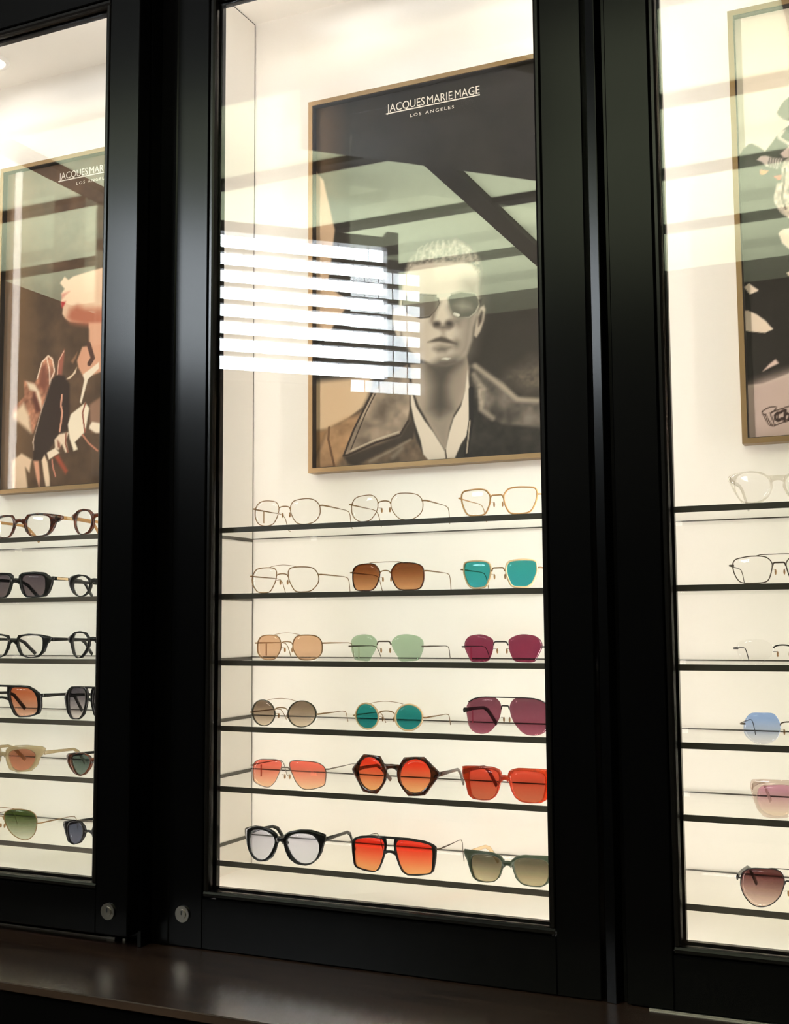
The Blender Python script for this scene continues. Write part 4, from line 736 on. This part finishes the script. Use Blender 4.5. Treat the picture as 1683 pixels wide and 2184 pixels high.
def eyewear(g):
    L = np.array(g['lens']) / 1000.0
    acet = g['kind'] == 'acetate'
    z0, z1 = L[:, 1].min(), L[:, 1].max(); x0, x1 = L[:, 0].min(), L[:, 0].max(); h = z1 - z0
    c = np.array([(x0 + x1) / 2, (z0 + z1) / 2])
    base = SHZ[g['row']]
    r = empty(g['name'], (g['x'], 0.058, base + 0.0003), g['label'], g['name'], 'pairs of eyewear on the glass shelves')
    fm = FM[g['frame']]
    LP = polar(L, c)
    w = g['w'] / 1000.0
    dep = g.get('depth', 2) / 1000.0
    if acet:
        if 'outer' in g: OP = polar(np.array(g['outer']) / 1000.0, c, True)
        else:
            dv = LP - c; OP = LP + dv / np.linalg.norm(dv, axis=1)[:, None] * w
        wall = np.hypot(*(OP - LP).T)
        ox1 = OP[:, 0].max(); ix0 = OP[:, 0].min(); oz1 = OP[:, 1].max(); oz0 = OP[:, 1].min()
    else:
        OP = LP; ox1, ix0, oz1, oz0 = x1 + w, x0 - w, z1 + w, z0 - w
    lm = lens_mat(g['tint'])
    wrap = 0.010                                   # gentle face-form: outer ends sit further back
    def yw(x): return wrap * (abs(x) / 0.07) ** 2
    hz = z0 + g['hinge'] * h
    for sg in (-1, 1):
        # lens: thin domed closed sheet
        mb = MB(); v = []; f = []
        lev = (0.0, 0.45, 0.8, 1.0)
        for side, yo in ((0, 0.0), (1, 0.0014)):
            v.append((c[0], yw(c[0]) - 0.0022 + yo + dep * 0.45, c[1]))
            for s_ in lev[1:]:
                Q = c + (LP - c) * (s_ * (1.0 if g['kind'] != 'rimless' else 1.0))
                for q in Q: v.append((q[0], yw(q[0]) - 0.0022 * (1 - s_ * s_) + yo + dep * 0.45, q[1]))
        off = 1 + 3 * NA
        for i in range(NA):
            j = (i + 1) % NA
            f.append((0, 1 + i, 1 + j)); f.append((off, off + 1 + j, off + 1 + i))
            for k in range(2):
                a = 1 + k * NA; f.append((a + i, a + NA + i, a + NA + j, a + j)); f.append((off + a + i, off + a + j, off + a + NA + j, off + a + NA + i))
            a = 1 + 2 * NA; f.append((a + i, off + a + i, off + a + j, a + j))
        mb.add(v, f); mirror_mb(mb, sg).build('lens', lm, r, True)
        # rim
        if g['kind'] == 'wire':
            mb = MB().sweep([(q[0], yw(q[0]) + 0.0005, q[1]) for q in LP], (w, w), 7, True, up=(0, 1, 0))
            mirror_mb(mb, sg).build('rim', fm, r, True)
        elif acet:
            prof = [(0.0, 0.25), (0.12, 0.0), (0.75, 0.0), (1.0, 0.3), (1.0, 0.75), (0.85, 1.0), (0.1, 1.0), (0.0, 0.8)]
            v = []; f = []; m_ = len(prof)
            for i in range(NA):
                for a, d in prof:
                    q = LP[i] + (OP[i] - LP[i]) * a
                    v.append((q[0], yw(q[0]) - dep * 0.35 + dep * d, q[1]))
            for i in range(NA):
                j = (i + 1) % NA
                for k in range(m_):
                    l = (k + 1) % m_; f.append((i * m_ + k, i * m_ + l, j * m_ + l, j * m_ + k))
            mirror_mb(MB().add(v, f), sg).build('rim', fm, r, True)
        # end piece and temple
        tk = g.get('temple', 'wire')
        hx = ox1 + (0.0 if acet else 0.004)
        met = fm if g['kind'] != 'acetate' else FM['gold' if g['frame'] in ('cream', 'tortoise', 'olive') else 'darkmetal']
        yh = yw(ox1)
        if not acet or tk == 'wire':
            ex = MB().sweep([(ox1 - 0.003, yh, hz), (ox1 + 0.002, yh, hz), (ox1 + 0.0045, yh + 0.002, hz)], (0.0012, 0.0014), 6)
            mirror_mb(ex, sg).build('end_piece', met if not topbar_black(g) else FM['blackmetal'], r, True)
        if tk == 'wire':
            X = ox1 + 0.0042
            p1 = [(X, yh + 0.001, hz), (X + 0.0005, yh + 0.02, hz), (X + 0.0005, yh + 0.055, hz - 0.0005), (X - 0.001, yh + 0.095, hz - 0.001)]
            tb = mirror_mb(MB().sweep(p1, [(0.0006, 0.0012), (0.0006, 0.0014), (0.0006, 0.0011), (0.0006, 0.0006)], 6), sg).build('temple', met, r, True)
            p2 = [(X - 0.001, yh + 0.095, hz - 0.001), (X - 0.002, yh + 0.110, hz - 0.003), (X - 0.003, yh + 0.117, hz - 0.009), (X - 0.005, yh + 0.126, max(0.0012, hz - 0.032))]
            if p2[-1][2] > 0.002: p2.append((X - 0.006, yh + 0.132, 0.0012))
            mirror_mb(MB().sweep(p2, (0.0007, 0.0007), 6), sg).build('temple_tip', met, tb, True)
        else:
            tm = FM[TEMPLE[tk]]
            X = (ox1 - 0.0025) if acet else hx
            p1 = [(X, yh + 0.001, hz), (X + 0.001, yh + 0.012, hz), (X + 0.001, yh + 0.05, hz - 0.0005), (X - 0.002, yh + 0.092, hz - 0.002), (X - 0.004, yh + 0.108, hz - 0.008), (X - 0.009, yh + 0.138, 0.0045)]
            sz = [(0.0017, 0.0042), (0.0017, 0.0040), (0.0016, 0.0030), (0.0016, 0.0030), (0.0017, 0.0040), (0.0018, 0.0042)]
            tb = mirror_mb(MB().sweep(p1, sz, 8, square=True), sg).build('temple', tm, r, True)
            if tk in ('acetate_black_gold', 'acetate_gold'):
                q1 = [(X + 0.0028, yh + 0.012, hz), (X + 0.0030, yh + 0.045, hz - 0.0005)]
                mirror_mb(MB().sweep(q1, (0.0004, 0.0024), 6), sg).build('temple_plaque', FM['cream'], tb)
        # nose pads
        if not acet or g.get('bridge') in ('wire', 'bar'):
            px_ = max(x0 * 0.62, 0.005); pz = z0 + 0.40 * h
            pad = mirror_mb(MB().ellipsoid((px_, 0.007, pz), (0.0016, 0.0028, 0.0046)), sg).build('nose_pad', FM['pad'], r, True)
            mirror_mb(MB().sweep([(px_, 0.0065, pz), (px_ + 0.001, 0.004, pz + 0.004), (x0 + 0.0005, 0.001, pz + 0.004)], (0.0004, 0.0004), 5), sg).build('pad_arm', met, pad, True)
    # bridge
    met = fm if not acet else FM['gold' if g['frame'] in ('cream', 'tortoise', 'olive') else 'darkmetal']
    bt = g.get('bridge', 'wire')
    zb = z0 + 0.62 * h
    ib = ix0 + 0.0005
    def inner_x(z):                                # inner outline of the right-hand eye at height z
        q = OP[np.abs(OP[:, 1] - z) < 0.004]
        return q[:, 0].min() if len(q) else ib
    if bt == 'wire':
        a = inner_x(zb)
        pts_ = [(a * math.cos(t), -0.0005, zb + 0.0055 * math.sin(t) ** 0.8 if math.sin(t) > 0 else zb) for t in np.linspace(0, math.pi, 11)]
        MB().sweep(pts_, (0.0009, 0.0011), 6).build('bridge', met, r, True)
    elif bt == 'bar':
        zb2 = z0 + (0.74 if not g.get('topbar') else 0.78) * h
        a = inner_x(zb2 - 0.004)
        MB().sweep([(-a, 0.0005, zb2 - 0.006), (-a * 0.82, -0.0005, zb2 - 0.001), (-a * 0.65, -0.0008, zb2), (a * 0.65, -0.0008, zb2), (a * 0.82, -0.0005, zb2 - 0.001), (a, 0.0005, zb2 - 0.006)], (0.0012, 0.0013), 6).build('bridge', met, r, True)
    else:
        zb2 = z0 + (0.74 if bt == 'thick' else 0.62) * h
        a = inner_x(zb2) + 0.002
        hh = 0.0042 if bt == 'thick' else 0.0024
        MB().sweep([(-a, 0, zb2 - 0.001), (-a * 0.5, -0.0004, zb2 + 0.0008), (0, -0.0006, zb2 + 0.0014), (a * 0.5, -0.0004, zb2 + 0.0008), (a, 0, zb2 - 0.001)],
                   [(dep * 0.5, hh * 1.5), (dep * 0.48, hh), (dep * 0.46, hh * 0.95), (dep * 0.48, hh), (dep * 0.5, hh * 1.5)], 10, square=True).build('bridge', fm, r, True)
    bw = g.get('brow')
    if bw == 'arc':
        xa = x0 + 0.30 * (x1 - x0)
        MB().sweep([(xa * s_, yw(xa) * s_ * s_ - 0.0005, z1 + w - 0.001 + 0.0042 * (1 - s_ * s_)) for s_ in np.linspace(-1, 1, 11)], (0.0005, 0.0005), 5).build('brow_bar', met, r, True)
    elif bw == 'flat':
        xa = x0 + 0.38 * (x1 - x0)
        MB().sweep([(-xa, 0.001, oz1 - 0.0006), (-xa * 0.8, 0, oz1 + 0.0008), (0, -0.0006, oz1 + 0.0012), (xa * 0.8, 0, oz1 + 0.0008), (xa, 0.001, oz1 - 0.0006)], (0.0006, 0.0007), 5).build('brow_bar', met, r, True)
    elif bw == 'top':
        xa = x0 + (0.25 if acet else 0.62) * (x1 - x0)
        if acet: pts_ = [(-xa, 0, oz1 - 0.0022), (0, -0.0006, oz1 - 0.0018), (xa, 0, oz1 - 0.0022)]
        else:
            top = lambda x: OP[np.abs(OP[:, 0] - x) < 0.004][:, 1].max() if (np.abs(OP[:, 0] - x) < 0.004).any() else oz1
            pts_ = [(s_ * x1 * 0.93, yw(x1 * .93) * s_ * s_, (top(abs(s_) * x1 * 0.93) if abs(s_) > 0.15 else oz1)) for s_ in (-1, -.85, -.7, -.5, -.3, 0, .3, .5, .7, .85, 1)]
        MB().sweep(pts_, (0.0022 if acet else 0.0010, 0.0022 if acet else 0.0010), 8).build('brow_bar', fm, r, True)
    if g.get('tag'):
        xt = -(ox1 + 0.001); yt = 0.045
        MB().box(xt - 0.0003, xt + 0.0003, yt - 0.0018, yt + 0.0018, max(0.001, hz - 0.024), hz - 0.002).build('price_tag', TAGM[g['tag']], r)
    return r
def topbar_black(g): return bool(g.get('topbar'))
for g in GLASSES: eyewear(g)
